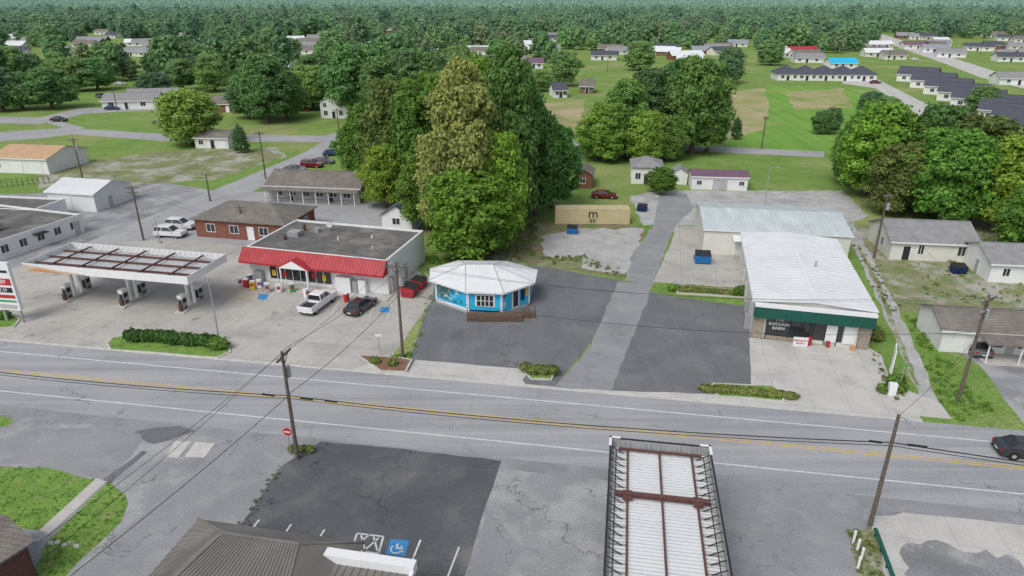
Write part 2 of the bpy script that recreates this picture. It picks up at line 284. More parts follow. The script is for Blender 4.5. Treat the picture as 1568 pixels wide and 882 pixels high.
# near side
patch('street',[(440,637),(520,646),(470,678),(400,780),(340,882),(300,960),(40,960),(110,882),(330,690)],3,'midlot',.1)
patch('grass_verge',[(-60,705),(0,714),(70,716),(145,735),(120,760),(60,812),(-60,800)],3,'grass2',.15)
patch('footpath',[(148,732),(162,738),(75,818),(60,812)],3.5,'conc2',.03)
patch('grass_verge',[(166,738),(192,758),(196,772),(185,800),(120,860),(60,930),(30,930),(72,830)],3.2,'grass2',.12)
for q in [(78,832),(88,830),(98,834),(108,832),(117,836)]: patch('stepping_stone',[(q[0]-4,q[1]-3),(q[0]+4,q[1]-3),(q[0]+4,q[1]+3),(q[0]-4,q[1]+3)],4,'conc2',0)
patch('footpath',[(268,675),(292,677),(272,702),(254,700)],3.9,'kerb',.03); patch('footpath',[(299,677),(330,679),(313,701),(282,700)],3.9,'kerb',.03)
patch('parking_lot',[(492,676),(620,688),(768,706),(738,790),(722,850),(690,960),(300,960),(365,808),(430,715)],4,'sealed',.1)
patch('asphalt_patch',[(60,655),(230,652),(200,700),(160,735),(70,716),(-30,706),(-30,690)],2,'midlot',.2)
patch('asphalt_repair',[(205,662),(240,655),(275,652),(300,660),(275,668),(262,674),(235,680)],3.6,'darklot',.3,step=.7)
patch('asphalt_repair',[(158,735),(190,712),(218,690),(226,692),(200,714),(170,740)],3.4,'darklot',.2,step=.7)
patch('asphalt_repair',[(742,790),(765,795),(800,840),(770,900),(700,960),(722,850)],3,'midlot',.3)
patch('concrete_lot',[(1335,790),(1620,760),(1700,960),(1380,960)],2,'conc2',.3)
patch('asphalt_repair',[(1380,838),(1420,828),(1450,832),(1475,845),(1510,842),(1560,858),(1600,900),(1400,905),(1392,870)],2.6,'oldlot',.6,step=.6)
patch('asphalt_patch',[(1100,740),(1320,765),(1330,960),(1110,960)],2,'midlot',.2)
patch('weedy_strip',[(1300,815),(1335,808),(1370,960),(1330,960)],2.8,'weedy',.25)
patch('grass_verge',[(-40,635),(10,638),(22,645),(10,653),(-40,655)],3,'grass2',.1)
# parking markings
def pline(a,b,w,m='wline',lv=5.5):
    a=np.array(G(*a)[:2]);b=np.array(G(*b)[:2]);d=(b-a)/np.linalg.norm(b-a);n=np.array([-d[1],d[0]])*w/2
    patch('parking_marking',[a+n,b+n,b-n,a-n],lv,m,0,True)
for a,b in [((397,796),(380,818)),((446,803),(432,824)),((497,811),(478,842)),((644,827),(622,882)),((703,838),(685,885)),((547,817),(538,842)),((587,822),(580,848)),((547,817),(587,822)),((538,842),(580,848)),((566,819),(542,838)),((580,824),(556,845)),((553,820),(560,845)),((572,822),(578,844))]: pline(a,b,.13)
patch('parking_marking',[(598,826),(627,828),(620,852),(590,849)],5.5,'bline',0)
def ring(cx,cy,r,w):
    c=np.array(G(cx,cy)[:2]); pts=[]
    for k in range(20):
        a=c+r*np.array([math.cos(math.pi*(.75+1.5*k/19)),math.sin(math.pi*(.75+1.5*k/19))]); pts.append(a)
    for k in range(19):
        d=(pts[k+1]-pts[k]);n=np.array([-d[1],d[0]])/np.linalg.norm(d)*w/2; patch('parking_marking',[pts[k]+n,pts[k+1]+n,pts[k+1]-n,pts[k]-n],6.5,'wline',0,True)
ring(607,841,.38,.1); pline((607,840),(609,833),.12,lv=6.5); pline((606,840),(613,840),.12,lv=6.5); pline((613,840),(616,846),.12,lv=6.5)
for a,b in [((421,447),(405,462)),((472,455),(455,474)),((520,460),(507,482)),((574,462),(566,486)),((600,464),(592,490)),((338,440),(362,465)),((352,440),(380,464)),((366,441),(392,462)),((338,440),(395,446)),((395,446),(352,466))]: pline(a,b,.1,'yline' if a[0]<400 or a[0]==395 else 'wline')
for c in [(403,454),(590,474)]: patch('parking_marking',[(c[0]-6,c[1]-4),(c[0]+8,c[1]-3),(c[0]+5,c[1]+5),(c[0]-9,c[1]+4)],5.5,'bline',0)
# ---------------------------------------------------------------- foliage
def ico(sub):
    import bmesh
    bm=bmesh.new(); bmesh.ops.create_icosphere(bm,subdivisions=sub,radius=1); V=np.array([v.co[:] for v in bm.verts]); Fc=np.array([[v.index for v in f.verts] for f in bm.faces]); bm.free(); return V,Fc
IV,IF=ico(2); IV1,IF1=ico(1)
def leafmesh(name,blobs,n,size,m,core=.78,seed=0,up=.0,lo=False,spread=.38):
    IVx,IFx=(IV1,IF1) if lo else (IV,IF)
    r=np.random.default_rng(seed); Bs=np.array(blobs,float); area=(Bs[:,3]*Bs[:,4]+Bs[:,3]*Bs[:,5])
    cnt=np.maximum(3,(n*area/area.sum()).astype(int)); idx=np.repeat(np.arange(len(Bs)),cnt); N=len(idx)
    d=r.normal(size=(N,3)); d/=np.linalg.norm(d,axis=1)[:,None]; d[:,2]=np.where(d[:,2]<-.5,-d[:,2],d[:,2])
    rad=.78+spread*r.random(N)**1.3; wob=1+.18*np.sin(d[:,0]*5+idx)*np.cos(d[:,1]*6+idx*2)+.10*np.sin(d[:,2]*11+idx*3+d[:,0]*7)
    pos=Bs[idx,:3]+d*Bs[idx,3:6]*(rad*wob)[:,None]
    nr=d+r.normal(size=(N,3))*.5; nr[:,2]+=up; nr/=np.linalg.norm(nr,axis=1)[:,None]
    t=np.cross(nr,r.normal(size=(N,3))); t/=np.linalg.norm(t,axis=1)[:,None]; b=np.cross(nr,t)
    s=(size*(.6+.8*r.random(N)))[:,None]
    LV=np.stack([pos+t*s,pos+b*s*.6+nr*s*.15,pos-t*s,pos-b*s*.6+nr*s*.15],1).reshape(-1,3)
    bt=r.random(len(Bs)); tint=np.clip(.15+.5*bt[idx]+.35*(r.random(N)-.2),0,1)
    V=[LV];lt=[np.full(N,4)];li=[np.arange(N*4)];tn=[tint];off=N*4
    if core:
        for q in Bs:
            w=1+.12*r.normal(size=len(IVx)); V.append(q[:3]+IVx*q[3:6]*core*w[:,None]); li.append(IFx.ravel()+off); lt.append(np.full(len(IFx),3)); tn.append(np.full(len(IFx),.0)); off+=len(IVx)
    V=np.concatenate(V);li=np.concatenate(li);lt=np.concatenate(lt);tn=np.concatenate(tn)
    me=bpy.data.meshes.new(name); me.vertices.add(len(V)); me.vertices.foreach_set('co',V.astype(np.float32).ravel())
    me.loops.add(len(li)); me.loops.foreach_set('vertex_index',li.astype(np.int32)); me.polygons.add(len(lt))
    me.polygons.foreach_set('loop_start',np.concatenate([[0],np.cumsum(lt)[:-1]]).astype(np.int32)); 
    try: me.polygons.foreach_set('loop_total',lt.astype(np.int32))
    except Exception: pass
    me.update(calc_edges=True); a=me.attributes.new('tint','FLOAT','FACE'); a.data.foreach_set('value',tn.astype(np.float32)); me.materials.append(m); me.validate(); return me
def crown_blobs(r,Ht,Rr,th,n,kind='broad',small=0):
    out=[]
    lob=[r.uniform(.72,1.12) for _ in range(7)]
    for k in range(n):
        f=(k+.5)/n if k<n-2 else .97; f=th/Ht+(1-th/Ht)*f
        g=(f-th/Ht)/(1-th/Ht)
        env={'broad':math.sqrt(max(.05,1-((g-.42)/.62)**2)),'tall':math.sqrt(max(.05,1-((g-.36)/.66)**2))*(.88+.16*math.sin(g*19)),'cone':max(.12,1.0-g)**.8}[kind]
        lr=Rr*(r.uniform(.13,.30) if small else r.uniform(.24,.40))*(1 if kind!='cone' else .5+.6*env)
        if g>.85: lr*=.75
        a=k*2.4+r.uniform(-.5,.5); env*=lob[int((a%6.283)/6.283*7)]; rr=max(0,Rr*env-lr*.6)*(r.random()**(.32 if small else .45))
        out.append((rr*math.cos(a),rr*math.sin(a),min(f*Ht,Ht-lr*.8)+r.uniform(-.4,.3),lr,lr,lr*r.uniform(.6,.9)))
    if small:
        for g,q in ((.3,.62),(.5,.66),(.7,.5)): out.append((0,0,th+(Ht-th)*g,Rr*q,Rr*q,Ht*.14))
    return out
def trunkmesh(name,Ht,Rr,th,blobs,r):
    o=Ob('t'); o.use('t','bark'); tr=Ht*.022+.08; top=(0,0,Ht*.75); o.cyl((0,0,-.1),(r.uniform(-.2,.2),.1,th),tr*1.25,tr*.85,9); o.cyl((0,.1,th),top,tr*.85,tr*.25,7)
    for q in r.choice(len(blobs),min(12,len(blobs)),replace=False):
        b=blobs[q]; z0=max(th*.7,b[2]*.55); o.cyl((0,.05,z0),(b[0],b[1],b[2]),tr*.4,tr*.1,5)
    V,Fc,m=o.parts['t']; me=bpy.data.meshes.new(name); me.from_pydata(V,[],Fc); me.materials.append(m); return me
VAR={}
def variant(key,Ht,Rr,th,n,leaves,size,m,kind,seed):
    r=np.random.default_rng(seed); bl=crown_blobs(r,Ht,Rr,th,n,kind,1)
    VAR[key]=(leafmesh('crown',bl,leaves,size,m,seed=seed,core=.7,lo=True,spread=.5),trunkmesh('trunk',Ht,Rr,th,bl,r),Ht,Rr)
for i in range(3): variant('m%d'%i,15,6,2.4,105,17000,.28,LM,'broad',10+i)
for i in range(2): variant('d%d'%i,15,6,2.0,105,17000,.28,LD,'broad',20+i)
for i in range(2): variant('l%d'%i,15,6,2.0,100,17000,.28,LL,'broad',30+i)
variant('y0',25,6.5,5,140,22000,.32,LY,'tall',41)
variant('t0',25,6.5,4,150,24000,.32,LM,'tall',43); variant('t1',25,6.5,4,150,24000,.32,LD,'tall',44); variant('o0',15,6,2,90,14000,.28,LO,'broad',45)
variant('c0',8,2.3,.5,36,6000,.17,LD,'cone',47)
def tree(px,py,Ht,Rr,key,name='deciduous_tree',rot=None):
    x,y,_=G(px,py); cm,tm,h0,r0=VAR[key]; e=link(bpy.data.objects.new(name,None)); e.location=(x,y,0); e.rotation_euler=(0,0,random.uniform(0,6.28) if rot is None else rot); e.scale=(Rr/r0,Rr/r0,Ht/h0)
    link(bpy.data.objects.new('crown',cm),e); link(bpy.data.objects.new('trunk',tm),e); EXC.append((x,y,Rr*.8)); return e
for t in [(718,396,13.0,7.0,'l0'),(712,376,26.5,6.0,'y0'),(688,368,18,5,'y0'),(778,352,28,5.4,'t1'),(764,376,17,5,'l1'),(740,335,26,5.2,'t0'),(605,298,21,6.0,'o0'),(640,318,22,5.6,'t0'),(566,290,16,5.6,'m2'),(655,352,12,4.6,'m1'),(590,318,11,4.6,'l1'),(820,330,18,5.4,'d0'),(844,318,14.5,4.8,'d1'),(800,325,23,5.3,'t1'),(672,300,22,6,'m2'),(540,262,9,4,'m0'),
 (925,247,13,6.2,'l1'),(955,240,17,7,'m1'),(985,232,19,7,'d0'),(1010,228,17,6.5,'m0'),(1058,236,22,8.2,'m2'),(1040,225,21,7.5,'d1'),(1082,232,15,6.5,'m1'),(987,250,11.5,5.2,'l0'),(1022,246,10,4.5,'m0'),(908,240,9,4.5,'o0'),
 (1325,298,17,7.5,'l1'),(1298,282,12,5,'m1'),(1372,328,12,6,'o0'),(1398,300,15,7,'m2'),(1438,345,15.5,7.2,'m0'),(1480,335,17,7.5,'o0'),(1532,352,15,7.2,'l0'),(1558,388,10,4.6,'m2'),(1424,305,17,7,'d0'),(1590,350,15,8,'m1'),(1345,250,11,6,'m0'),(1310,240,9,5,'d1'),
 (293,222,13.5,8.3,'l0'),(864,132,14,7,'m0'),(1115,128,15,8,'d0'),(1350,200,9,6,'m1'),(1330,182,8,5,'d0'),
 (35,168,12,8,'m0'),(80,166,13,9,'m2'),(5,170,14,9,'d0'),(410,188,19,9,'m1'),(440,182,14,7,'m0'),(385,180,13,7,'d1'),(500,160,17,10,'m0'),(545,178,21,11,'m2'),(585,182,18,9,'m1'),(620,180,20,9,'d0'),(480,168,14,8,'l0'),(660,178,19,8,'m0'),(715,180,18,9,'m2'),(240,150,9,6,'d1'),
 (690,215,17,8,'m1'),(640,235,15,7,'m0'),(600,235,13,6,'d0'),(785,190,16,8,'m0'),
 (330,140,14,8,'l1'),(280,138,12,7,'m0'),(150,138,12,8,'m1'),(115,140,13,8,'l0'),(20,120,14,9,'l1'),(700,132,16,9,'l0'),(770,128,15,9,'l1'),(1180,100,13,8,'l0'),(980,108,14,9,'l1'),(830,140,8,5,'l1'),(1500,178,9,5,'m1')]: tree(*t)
tree(370,234,7,2.4,'c0','conifer_tree'); tree(1126,213,6,1.8,'c0','conifer_tree'); tree(1270,205,7,3,'d1'); tree(1255,205,6,3,'m0'); tree(1012,297,5,3,'m1','bush')
def shrub(name,px,py,rx,ry,rz,m,n=1500,size=.14,rot=0,k=7):
    x,y,_=G(px,py); r=np.random.default_rng(int(px*7+py)); bl=[]
    for i in range(k): bl.append(((i+.5)/k*2*rx-rx if rx>ry*1.6 else r.uniform(-rx,rx)*.5,r.uniform(-ry,ry)*.3,rz*r.uniform(.4,.55),max(rx/k*1.6,min(rx,ry)*.7),ry*.75,rz*.55))
    me=leafmesh(name,bl,n,size,m,core=.85,seed=int(px)); o=link(bpy.data.objects.new(name,me)); o.location=(x,y,.08); o.rotation_euler=(0,0,math.radians(rot)); return o
shrub('hedge',262,526,5.2,1.0,1.1,LD,9000,.13,RDEG,12); shrub('shrub',338,533,1.1,1.0,1.1,LM,1500,.12)
shrub('shrub',826,572,1.7,.8,.7,LO,2500,.14,RDEG,5); shrub('shrub',1030,445,.8,.6,.7,LM,500); shrub('shrub',1130,452,.9,.7,1.0,LM,700)
shrub('shrub',1145,603,4.2,.7,.4,LO,5000,.13,RDEG,10); shrub('shrub',1085,449,3.6,.5,.4,LO,2500,.12,RDEG,8); shrub('shrub',1365,600,1.2,.7,.7,LM,1200)
shrub('shrub',1335,520,1.3,1.0,1.2,LO,1200); shrub('shrub',575,556,.6,.5,.5,LO,300); shrub('shrub',602,560,.5,.5,.5,LO,300); shrub('shrub',10,488,1,.8,.8,LM,900); shrub('shrub',462,692,.9,.5,.4,LO,500); shrub('shrub',1395,318,3,2,2,LD,1500,.2);shrub('shrub',1370,590,1,.8,1,LM,600)
def tufts(name,P,n,rr=(.1,.3),m=LO,size=.1,edge=None,seed=3):
    rnd=random.Random(seed); W=[G(*p)[:2] for p in P]; bl=[]; xs=[w[0] for w in W]; ys=[w[1] for w in W]
    while len(bl)<n:
        if edge:
            i=rnd.randrange(len(W)-1); f=rnd.random(); x=W[i][0]+(W[i+1][0]-W[i][0])*f+rnd.gauss(0,edge); y=W[i][1]+(W[i+1][1]-W[i][1])*f+rnd.gauss(0,edge)
        else:
            x=rnd.uniform(min(xs),max(xs)); y=rnd.uniform(min(ys),max(ys))
            if not inpoly(x,y,W): continue
        r_=rnd.uniform(*rr); bl.append((x,y,.03+r_*.3,r_,r_,r_*.7))
    link(bpy.data.objects.new(name,leafmesh(name,bl,n*16,size,m,core=0,seed=seed)))
tufts('weeds',[(735,400),(762,352),(822,340),(815,405)],110,(.15,.45),LO,.14,seed=4)
tufts('weeds',[(830,400),(890,396),(950,424)],60,(.12,.35),LO,.12,.6,seed=24)
tufts('weeds',[(1380,360),(1500,345),(1700,400),(1700,520),(1430,480)],240,(.08,.28),LO,.11,seed=5)
tufts('weeds',[(1382,480),(1420,500),(1470,580),(1522,628),(1470,645),(1440,618)],160,(.1,.3),LM,.1,seed=6)
tufts('weeds',[(1300,350),(1345,430),(1372,480)],60,(.08,.22),LO,.1,.7,7)
tufts('weeds',[(1300,815),(1335,808),(1370,960),(1330,960)],90,(.08,.22),LO,.07,seed=8)
tufts('weeds',[(660,455),(628,545),(600,548)],50,(.08,.25),LM,.08,.25,9)
tufts('weeds',[(430,715),(365,808),(340,860)],50,(.06,.16),LO,.06,.2,10)
tufts('weeds',[(1335,540),(1372,612)],30,(.08,.2),LO,.08,.2,11)
tufts('weeds',[(1036,440),(1140,452)],90,(.1,.35),LO,.1,.35,12)
tufts('grass_tufts',[(-60,705),(0,714),(70,716),(145,735),(120,760),(60,812),(-60,800)],160,(.04,.12),LM,.04,seed=13)
tufts('grass_tufts',[(166,738),(192,758),(196,772),(185,800),(120,860),(60,930),(72,830)],140,(.04,.12),LM,.04,seed=14)
tufts('weeds',[(640,440),(650,400),(700,398),(730,402)],70,(.15,.5),LM,.14,.8,15)
# kerbed islands
def island(P,m,name='planting_island'):
    W=[G(*p)[:2] for p in P]; W=jitter(W,.8,0); c=np.mean(W,axis=0); n=len(W)
    ar=sum(W[i][0]*W[(i+1)%n][1]-W[(i+1)%n][0]*W[i][1] for i in range(n)); W=W if ar>0 else W[::-1]
    inn=[w+(c-w)/np.linalg.norm(c-w)*.2 for w in W]
    o=Ob(name); o.use('kerb','kerb'); V=[(w[0],w[1],0) for w in W]+[(w[0],w[1],.15) for w in W]+[(w[0],w[1],.15) for w in inn]+[(w[0],w[1],.05) for w in inn]
    o.mesh(V,[(i+k*n,(i+1)%n+k*n,(i+1)%n+(k+1)*n,i+(k+1)*n) for k in range(3) for i in range(n)])
    o.use('bed',m).mesh([(w[0],w[1],.11) for w in inn],[tuple(range(n))]); o.done()
island([(163,527),(172,518),(195,514),(320,524),(350,528),(354,540),(335,549),(250,543),(168,536)],'grass2')
island([(548,545),(605,547),(632,552),(622,571),(582,570)],'mulch')
island([(801,568),(808,562),(838,562),(850,572),(845,583),(812,582)],'grass2')
island([(1083,594),(1092,588),(1185,592),(1203,605),(1200,616),(1100,608)],'grass2')
island([(1036,438),(1050,435),(1140,442),(1142,457),(1036,450)],'weedy')
island([(-30,476),(10,478),(32,490),(22,502),(-40,508)],'grass2')
island([(1352,585),(1372,575),(1388,612),(1355,600)],'weedy')
# ---------------------------------------------------------------- buildings
def house(name,px,w,d,h,rot=-10,ridge='x',rise=1.4,wall='whitewall',roof='shingle',ov=.45,wins=(),doors=(),ribs=0,th=.12,extra=None,clear=0):
    x,y,_=G(*px); o=Ob(name,(x,y,0),rot); ym=d/2; xm=w/2
    if ridge=='x':
        o.use('walls',wall).ext([(0,0),(0,h),(ym,h+rise),(d,h),(d,0)],0,w,'x'); k=rise/ym; e=k*ov
        o.use('roof',roof).ext([(-ov,h-e),(-ov,h-e+th),(ym,h+rise+th),(d+ov,h-e+th),(d+ov,h-e),(ym,h+rise)],-ov,w+ov,'x')
        if ribs:
            for i in range(int((w+2*ov)/ribs)+1):
                xx=-ov+.05+i*ribs
                o.beam((xx,-ov,h-e+th),(xx,ym,h+rise+th),.05,.04); o.beam((xx,d+ov,h-e+th),(xx,ym,h+rise+th),.05,.04)
        else: o.use('ridge_cap',roof).box(-ov,w+ov,ym-.15,ym+.15,h+rise+th-.03,h+rise+th+.04)
        o.use('fascia','whitep').box(-ov,w+ov,-ov-.04,-ov-.003,h-e-.08,h-e+th+.01)
    elif ridge=='y':
        o.use('walls',wall).ext([(0,0),(0,h),(xm,h+rise),(w,h),(w,0)],0,d,'y'); k=rise/xm; e=k*ov
        o.use('roof',roof).ext([(-ov,h-e),(-ov,h-e+th),(xm,h+rise+th),(w+ov,h-e+th),(w+ov,h-e),(xm,h+rise)],-ov,d+ov,'y')
        if ribs:
            for i in range(int((d+2*ov)/ribs)+1):
                yy=-ov+.05+i*ribs
                o.beam((-ov,yy,h-e+th),(xm,yy,h+rise+th),.05,.035); o.beam((w+ov,yy,h-e+th),(xm,yy,h+rise+th),.05,.035)
    elif ridge=='hip':
        o.use('walls',wall).box(0,w,0,d,0,h); r=min(w,d)/2
        a=[(-ov,-ov),(w+ov,-ov),(w+ov,d+ov),(-ov,d+ov)]
        rp=[(r,ym),(w-r,ym)] if w>=d else [(xm,r),(xm,d-r)]
        V=[(p[0],p[1],h) for p in a]+[(p[0],p[1],h+th) for p in a]+[(p[0],p[1],h+rise) for p in rp]
        Fc=[(3,2,1,0),(0,1,5,4),(1,2,6,5),(2,3,7,6),(3,0,4,7)]
        Fc+= [(4,5,9,8),(5,6,9),(6,7,8,9),(7,4,8)] if w>=d else [(4,5,8),(5,6,9,8),(6,7,9),(7,4,8,9)]
        o.use('roof',roof).mesh(V,Fc)
    else:
        o.use('walls',wall).box(0,w,0,d,0,h); o.use('roof',roof).box(.25,w-.25,.25,d-.25,h+.003,h+.1)
        o.use('parapet',wall)
        o.box(0,w,0,.25,h+.002,h+.35).box(0,w,d-.25,d,h+.002,h+.35).box(0,.25,.252,d-.252,h+.002,h+.35).box(w-.25,w,.252,d-.252,h+.002,h+.35)
    def wb(side,a,b,z0,z1,p0,p1):
        if side=='f': o.box(a,b,-p1,-p0,z0,z1)
        elif side=='r': o.box(w+p0,w+p1,a,b,z0,z1)
        elif side=='l': o.box(-p1,-p0,a,b,z0,z1)
    for side,a,z,ww,hh in wins:
        o.use('window_glass','glass'); wb(side,a,a+ww,z,z+hh,.003,.02)
        o.use('window_frames','whitep'); t=.08
        wb(side,a-t,a,z-t,z+hh+t,.003,.06); wb(side,a+ww,a+ww+t,z-t,z+hh+t,.003,.06); wb(side,a+.002,a+ww-.002,z-t,z,.003,.06); wb(side,a+.002,a+ww-.002,z+hh,z+hh+t,.003,.06); wb(side,a+ww/2-.03,a+ww/2+.03,z+.002,z+hh-.002,.022,.045)
    for side,a,ww,hh,mm in doors:
        o.use('door_'+mm,mm); wb(side,a,a+ww,.05,hh,.003,.04); o.use('door_frame','whitep'); wb(side,a-.1,a,.03,hh+.1,.003,.07); wb(side,a+ww,a+ww+.1,.03,hh+.1,.003,.07); wb(side,a+.002,a+ww-.002,hh,hh+.1,.003,.07)
    if extra: extra(o)
    EXC.append((x+w/2,y+d/2,max(w,d)*.7+clear)); EXC.append((x+w/2,y-8-clear,max(w,d)*.6+clear))
    return o.done()
# barn store (white roof, green front)
def barn(o):
    w=11.8
    o.use('front_fascia','green').box(-.1,w+.1,-.95,-.35,2.85,4.25); o.use('fascia_band','whitep').box(-.12,w+.12,-.99,-.953,4.1,4.4).box(-.12,w+.12,-.95,-.3,4.252,4.38)
    o.use('fascia_ribs','green')
    for i in range(24): o.box(.1+i*.5,.14+i*.5,-.975,-.952,2.85,4.09)
    o.use('soffit','green').box(0,w,-.35,-.02,2.85,3.1)
    o.use('stone_piers','stone').box(.0,1.1,-.4,-.02,0,2.84).box(w-1.1,w,-.4,-.02,0,2.84)
    o.use('storefront_glass','glass').box(1.4,w-2.6,-.06,-.01,.5,2.8); o.use('white_panels','whitep').box(w-4.3,w-3.2,-.12,-.062,.4,2.4).box(w-2.5,w-1.3,-.12,-.012,.4,2.4)
    o.use('glass_mullions','dark')
    for i in range(7): o.box(1.4+i*1.2,1.48+i*1.2,-.12,-.063,.02,2.84)
    o.box(5.9,6.0,-.16,-.122,.02,2.84)
    o.use('stall_riser','stone').box(1.5,5.0,-.2,-.13,0,.5).box(8,w-4.4,-.2,-.13,0,.5)
    o.use('walkway','conc2').box(-.2,w+.2,-2.2,-.42,.0,.12)
    o.use('gutter','whitep').box(-.35,-.2,-.3,23.2,4.3,4.42)
    o.use('cabinet','redroof').box(5.6,6.1,-.9,-.5,.125,1.0).box(7.6,7.95,-.9,-.6,.125,.8); o.use('planter','orange').box(10,10.4,-1.0,-.6,.125,.6)
    o.text('THE\nBARGAIN\nBARN',.5,(2.7,-.14,1.95),(90,0,0),'whitep')
    o.use('vent','steel').cyl((7.5,11,4.9),(7.5,11,5.6),.12); 
    o.use('side_boxes','steel').box(-.6,-.02,2,3.2,0,1.5).box(-.5,-.02,5,5.6,.8,2)
    o.use('ridge_cap','whitep').box(5.75,6.05,-.3,23.3,5.0,5.06)
house('store_building',(1149,516),11.8,23.3,4.45,-14,'y',.42,'cream','wroof',.3,[('l',14,1.2,1.2,1)],[('l',10,1,2.1,'greywall')],ribs=.9,extra=barn)
house('metal_warehouse',(1075,388),20,14,3.7,-9,'x',1.2,'cream','mroof',.25,[],[('f',4.3,1,2.1,'whitep')],ribs=.6,extra=lambda o:(o.use('door_canopy','whitep').ext([(-1.4,2.5),(-1.4,2.6),(0,3.0),(0,2.9)],4,6.2,'x'),o.use('canopy_posts','whitep').box(4.1,4.2,-1.3,-1.2,0,2.5).box(6,6.1,-1.3,-1.2,0,2.5)))
# convenience store
def conv(o):
    w=19.8
    o.use('red_mansard','redroof').ext([(-1.5,2.9),(-1.5,3.15),(-.25,4.6),(0,4.6),(0,2.9)],-.4,w+.1,'x')
    for i in range(50): 
        xx=-.35+i*.41; o.beam((xx,-1.5,3.15),(xx,-.25,4.6),.05,.05)
    o.use('red_gable','redroof').ext([(5.6,3.1),(7.9,4.3),(10.2,3.1)],-2.2,-1.0,'y'); o.use('gable_front','whitep').ext([(5.9,3.1),(7.9,4.15),(9.9,3.1)],-2.25,-2.203,'y').box(6,6.15,-2.2,-2.05,0,3.1).box(9.7,9.85,-2.2,-2.05,0,3.1)
    o.use('shopfront','glass').box(3,12,-.06,-.01,.6,2.7); o.use('mullions','whitep')
    for i in range(9): o.box(3+i*1.12,3.1+i*1.12,-.1,-.062,.05,2.85)
    o.use('posters','yellow').box(3.4,4,-.12,-.102,1,1.8).box(10.7,11.2,-.12,-.102,1,1.8); o.use('posters_red','red').box(5,5.6,-.12,-.102,1,1.7).box(9.2,9.8,-.12,-.102,1.2,2)
    o.use('rooftop_unit','steel').box(2.6,4.2,5.5,6.9,4.4,5.1).box(5.2,5.9,8,8.7,4.4,5.0); o.use('rooftop_rust','rust').box(2.8,3.1,4.2,4.6,4.4,4.9).cyl((3.5,8.5,4.4),(3.5,8.5,5.3),.2)
    o.use('dish','steel').cyl((7,9.5,4.4),(7,9.5,5.2),.05).cyl((7,9.3,5.2),(7.1,9.1,5.35),.5,.42,14)
    o.use('roof_vents','whitep').cyl((10,6,4.4),(10,6,4.9),.1).cyl((14,8,4.4),(14,8,4.8),.12).cyl((16,4,4.4),(16,4,4.8),.08)
    o.use('walkway','conc2').box(-.2,w+.6,-2.1,-.02,0,.13)
    o.use('ice_machine','whitep').box(13,15,-.9,-.1,.14,2.1).box(16,17,-.8,-.1,.14,1.9); o.use('propane_cage','steel').box(15.2,15.9,-.8,-.1,.14,1.7).box(1,2.2,-.8,-.1,.14,1.6)
    o.use('side_door','greywall').box(w+.003,w+.04,5,6,.1,2.2)
    o.use('downspouts','whitep').box(w+.003,w+.1,1,1.12,0,4.2)
house('convenience_store',(385,428),19.8,12.2,4.3,-15,'flat',0,'whitewall','flatroof',extra=conv)
# gas canopies
def canopy(name,cx,cy,L,W,z,rot,fas):
    o=Ob(name,(cx,cy,0),rot); l=L/2;w=W/2; t=.95
    o.use('fascia',fas); o.box(-l,l,-w,-w+.08,z,z+t).box(-l,l,w-.08,w,z,z+t).box(-l,-l+.08,-w+.082,w-.082,z,z+t).box(l-.08,l,-w+.082,w-.082,z,z+t)
    o.use('deck','greywall').box(-l+.09,l-.09,-w+.09,w-.09,z+.12,z+.2)
    o.use('deck_ribs','wroof')
    n=int(L/.42)
    for i in range(n): 
        xx=-l+.3+i*(L-.6)/n; o.box(xx,xx+.22,-w+.5,w-.5,z+.202,z+.27)
    return o
o=canopy('fuel_canopy',-46.7,77.2,22.0,7.6,4.5,-11.5,'whitep')
o.use('stripe_tan','tan').ext([(-11.0,4.53),(-11.0,5.35),(-9.5,5.2),(-6.0,4.85),(-2.5,4.66),(-2.5,4.53)],-3.83,-3.803,'y'); o.use('stripe_orange','orange').ext([(-10.4,4.53),(-8.8,4.98),(-6.5,4.7),(-4.5,4.53)],-3.85,-3.832,'y'); o.use('stripe_end','orange').box(-11.03,-11.003,-3.7,3.7,4.6,4.8)
o.use('beams','rust')
for yy in(-2.1,0,2.1): o.box(-10.8,10.8,yy-.09,yy+.09,4.85,5.05)
for xx in(-8,-4,0,4,8): o.box(xx-.1,xx+.1,-3.6,3.6,5.052,5.2)
o.use('brackets','steel')
for i in range(30):
    xx=-10.6+i*.733
    for sgn in(-1,1): o.beam((xx,sgn*3.7,5.38),(xx,sgn*3.1,4.75),.06,.06)
for i in range(10):
    for sgn in(-1,1): o.beam((sgn*10.9,-3.4+i*.75,5.38),(sgn*10.3,-3.4+i*.75,4.75),.06,.06)
o.box(-10.6,10.6,-3.18,-3.1,4.78,4.86).box(-10.6,10.6,3.1,3.18,4.78,4.86)
o.use('columns','whitep')
for xx in(-8,0,8): o.box(xx-.15,xx+.15,-.65,-.4,0,4.6).box(xx-.15,xx+.15,.4,.65,0,4.6)
o.use('pump_islands','kerb')
for xx in(-8,0,8): o.box(xx-.6,xx+.6,-2.6,2.6,.02,.17)
o.use('pumps','steel')
for xx in(-8,0,8):
    for yy in(-1.6,1.5): o.box(xx-.28,xx+.28,yy-.42,yy+.42,.17,1.7)
o.use('pump_tops','whitep')
for xx in(-8,0,8):
    for yy in(-1.6,1.5): o.box(xx-.31,xx+.31,yy-.46,yy+.46,1.702,2.1)
o.use('pump_panels','dark')
for xx in(-8,0,8):
    for yy in(-1.6,1.5): o.box(xx-.3,xx+.3,yy-.3,yy+.3,1.1,1.6).box(xx-.2,xx+.2,yy-.47,yy-.43,.5,1.5)
o.use('pump_red','rust')
for xx in(-8,0,8):
    for yy in(-1.6,1.5): o.box(xx-.3,xx+.3,yy-.3,yy+.3,.35,.6)
    o.box(xx-.2,xx+.2,-2.3,-2.1,.17,1.0)
o.done()
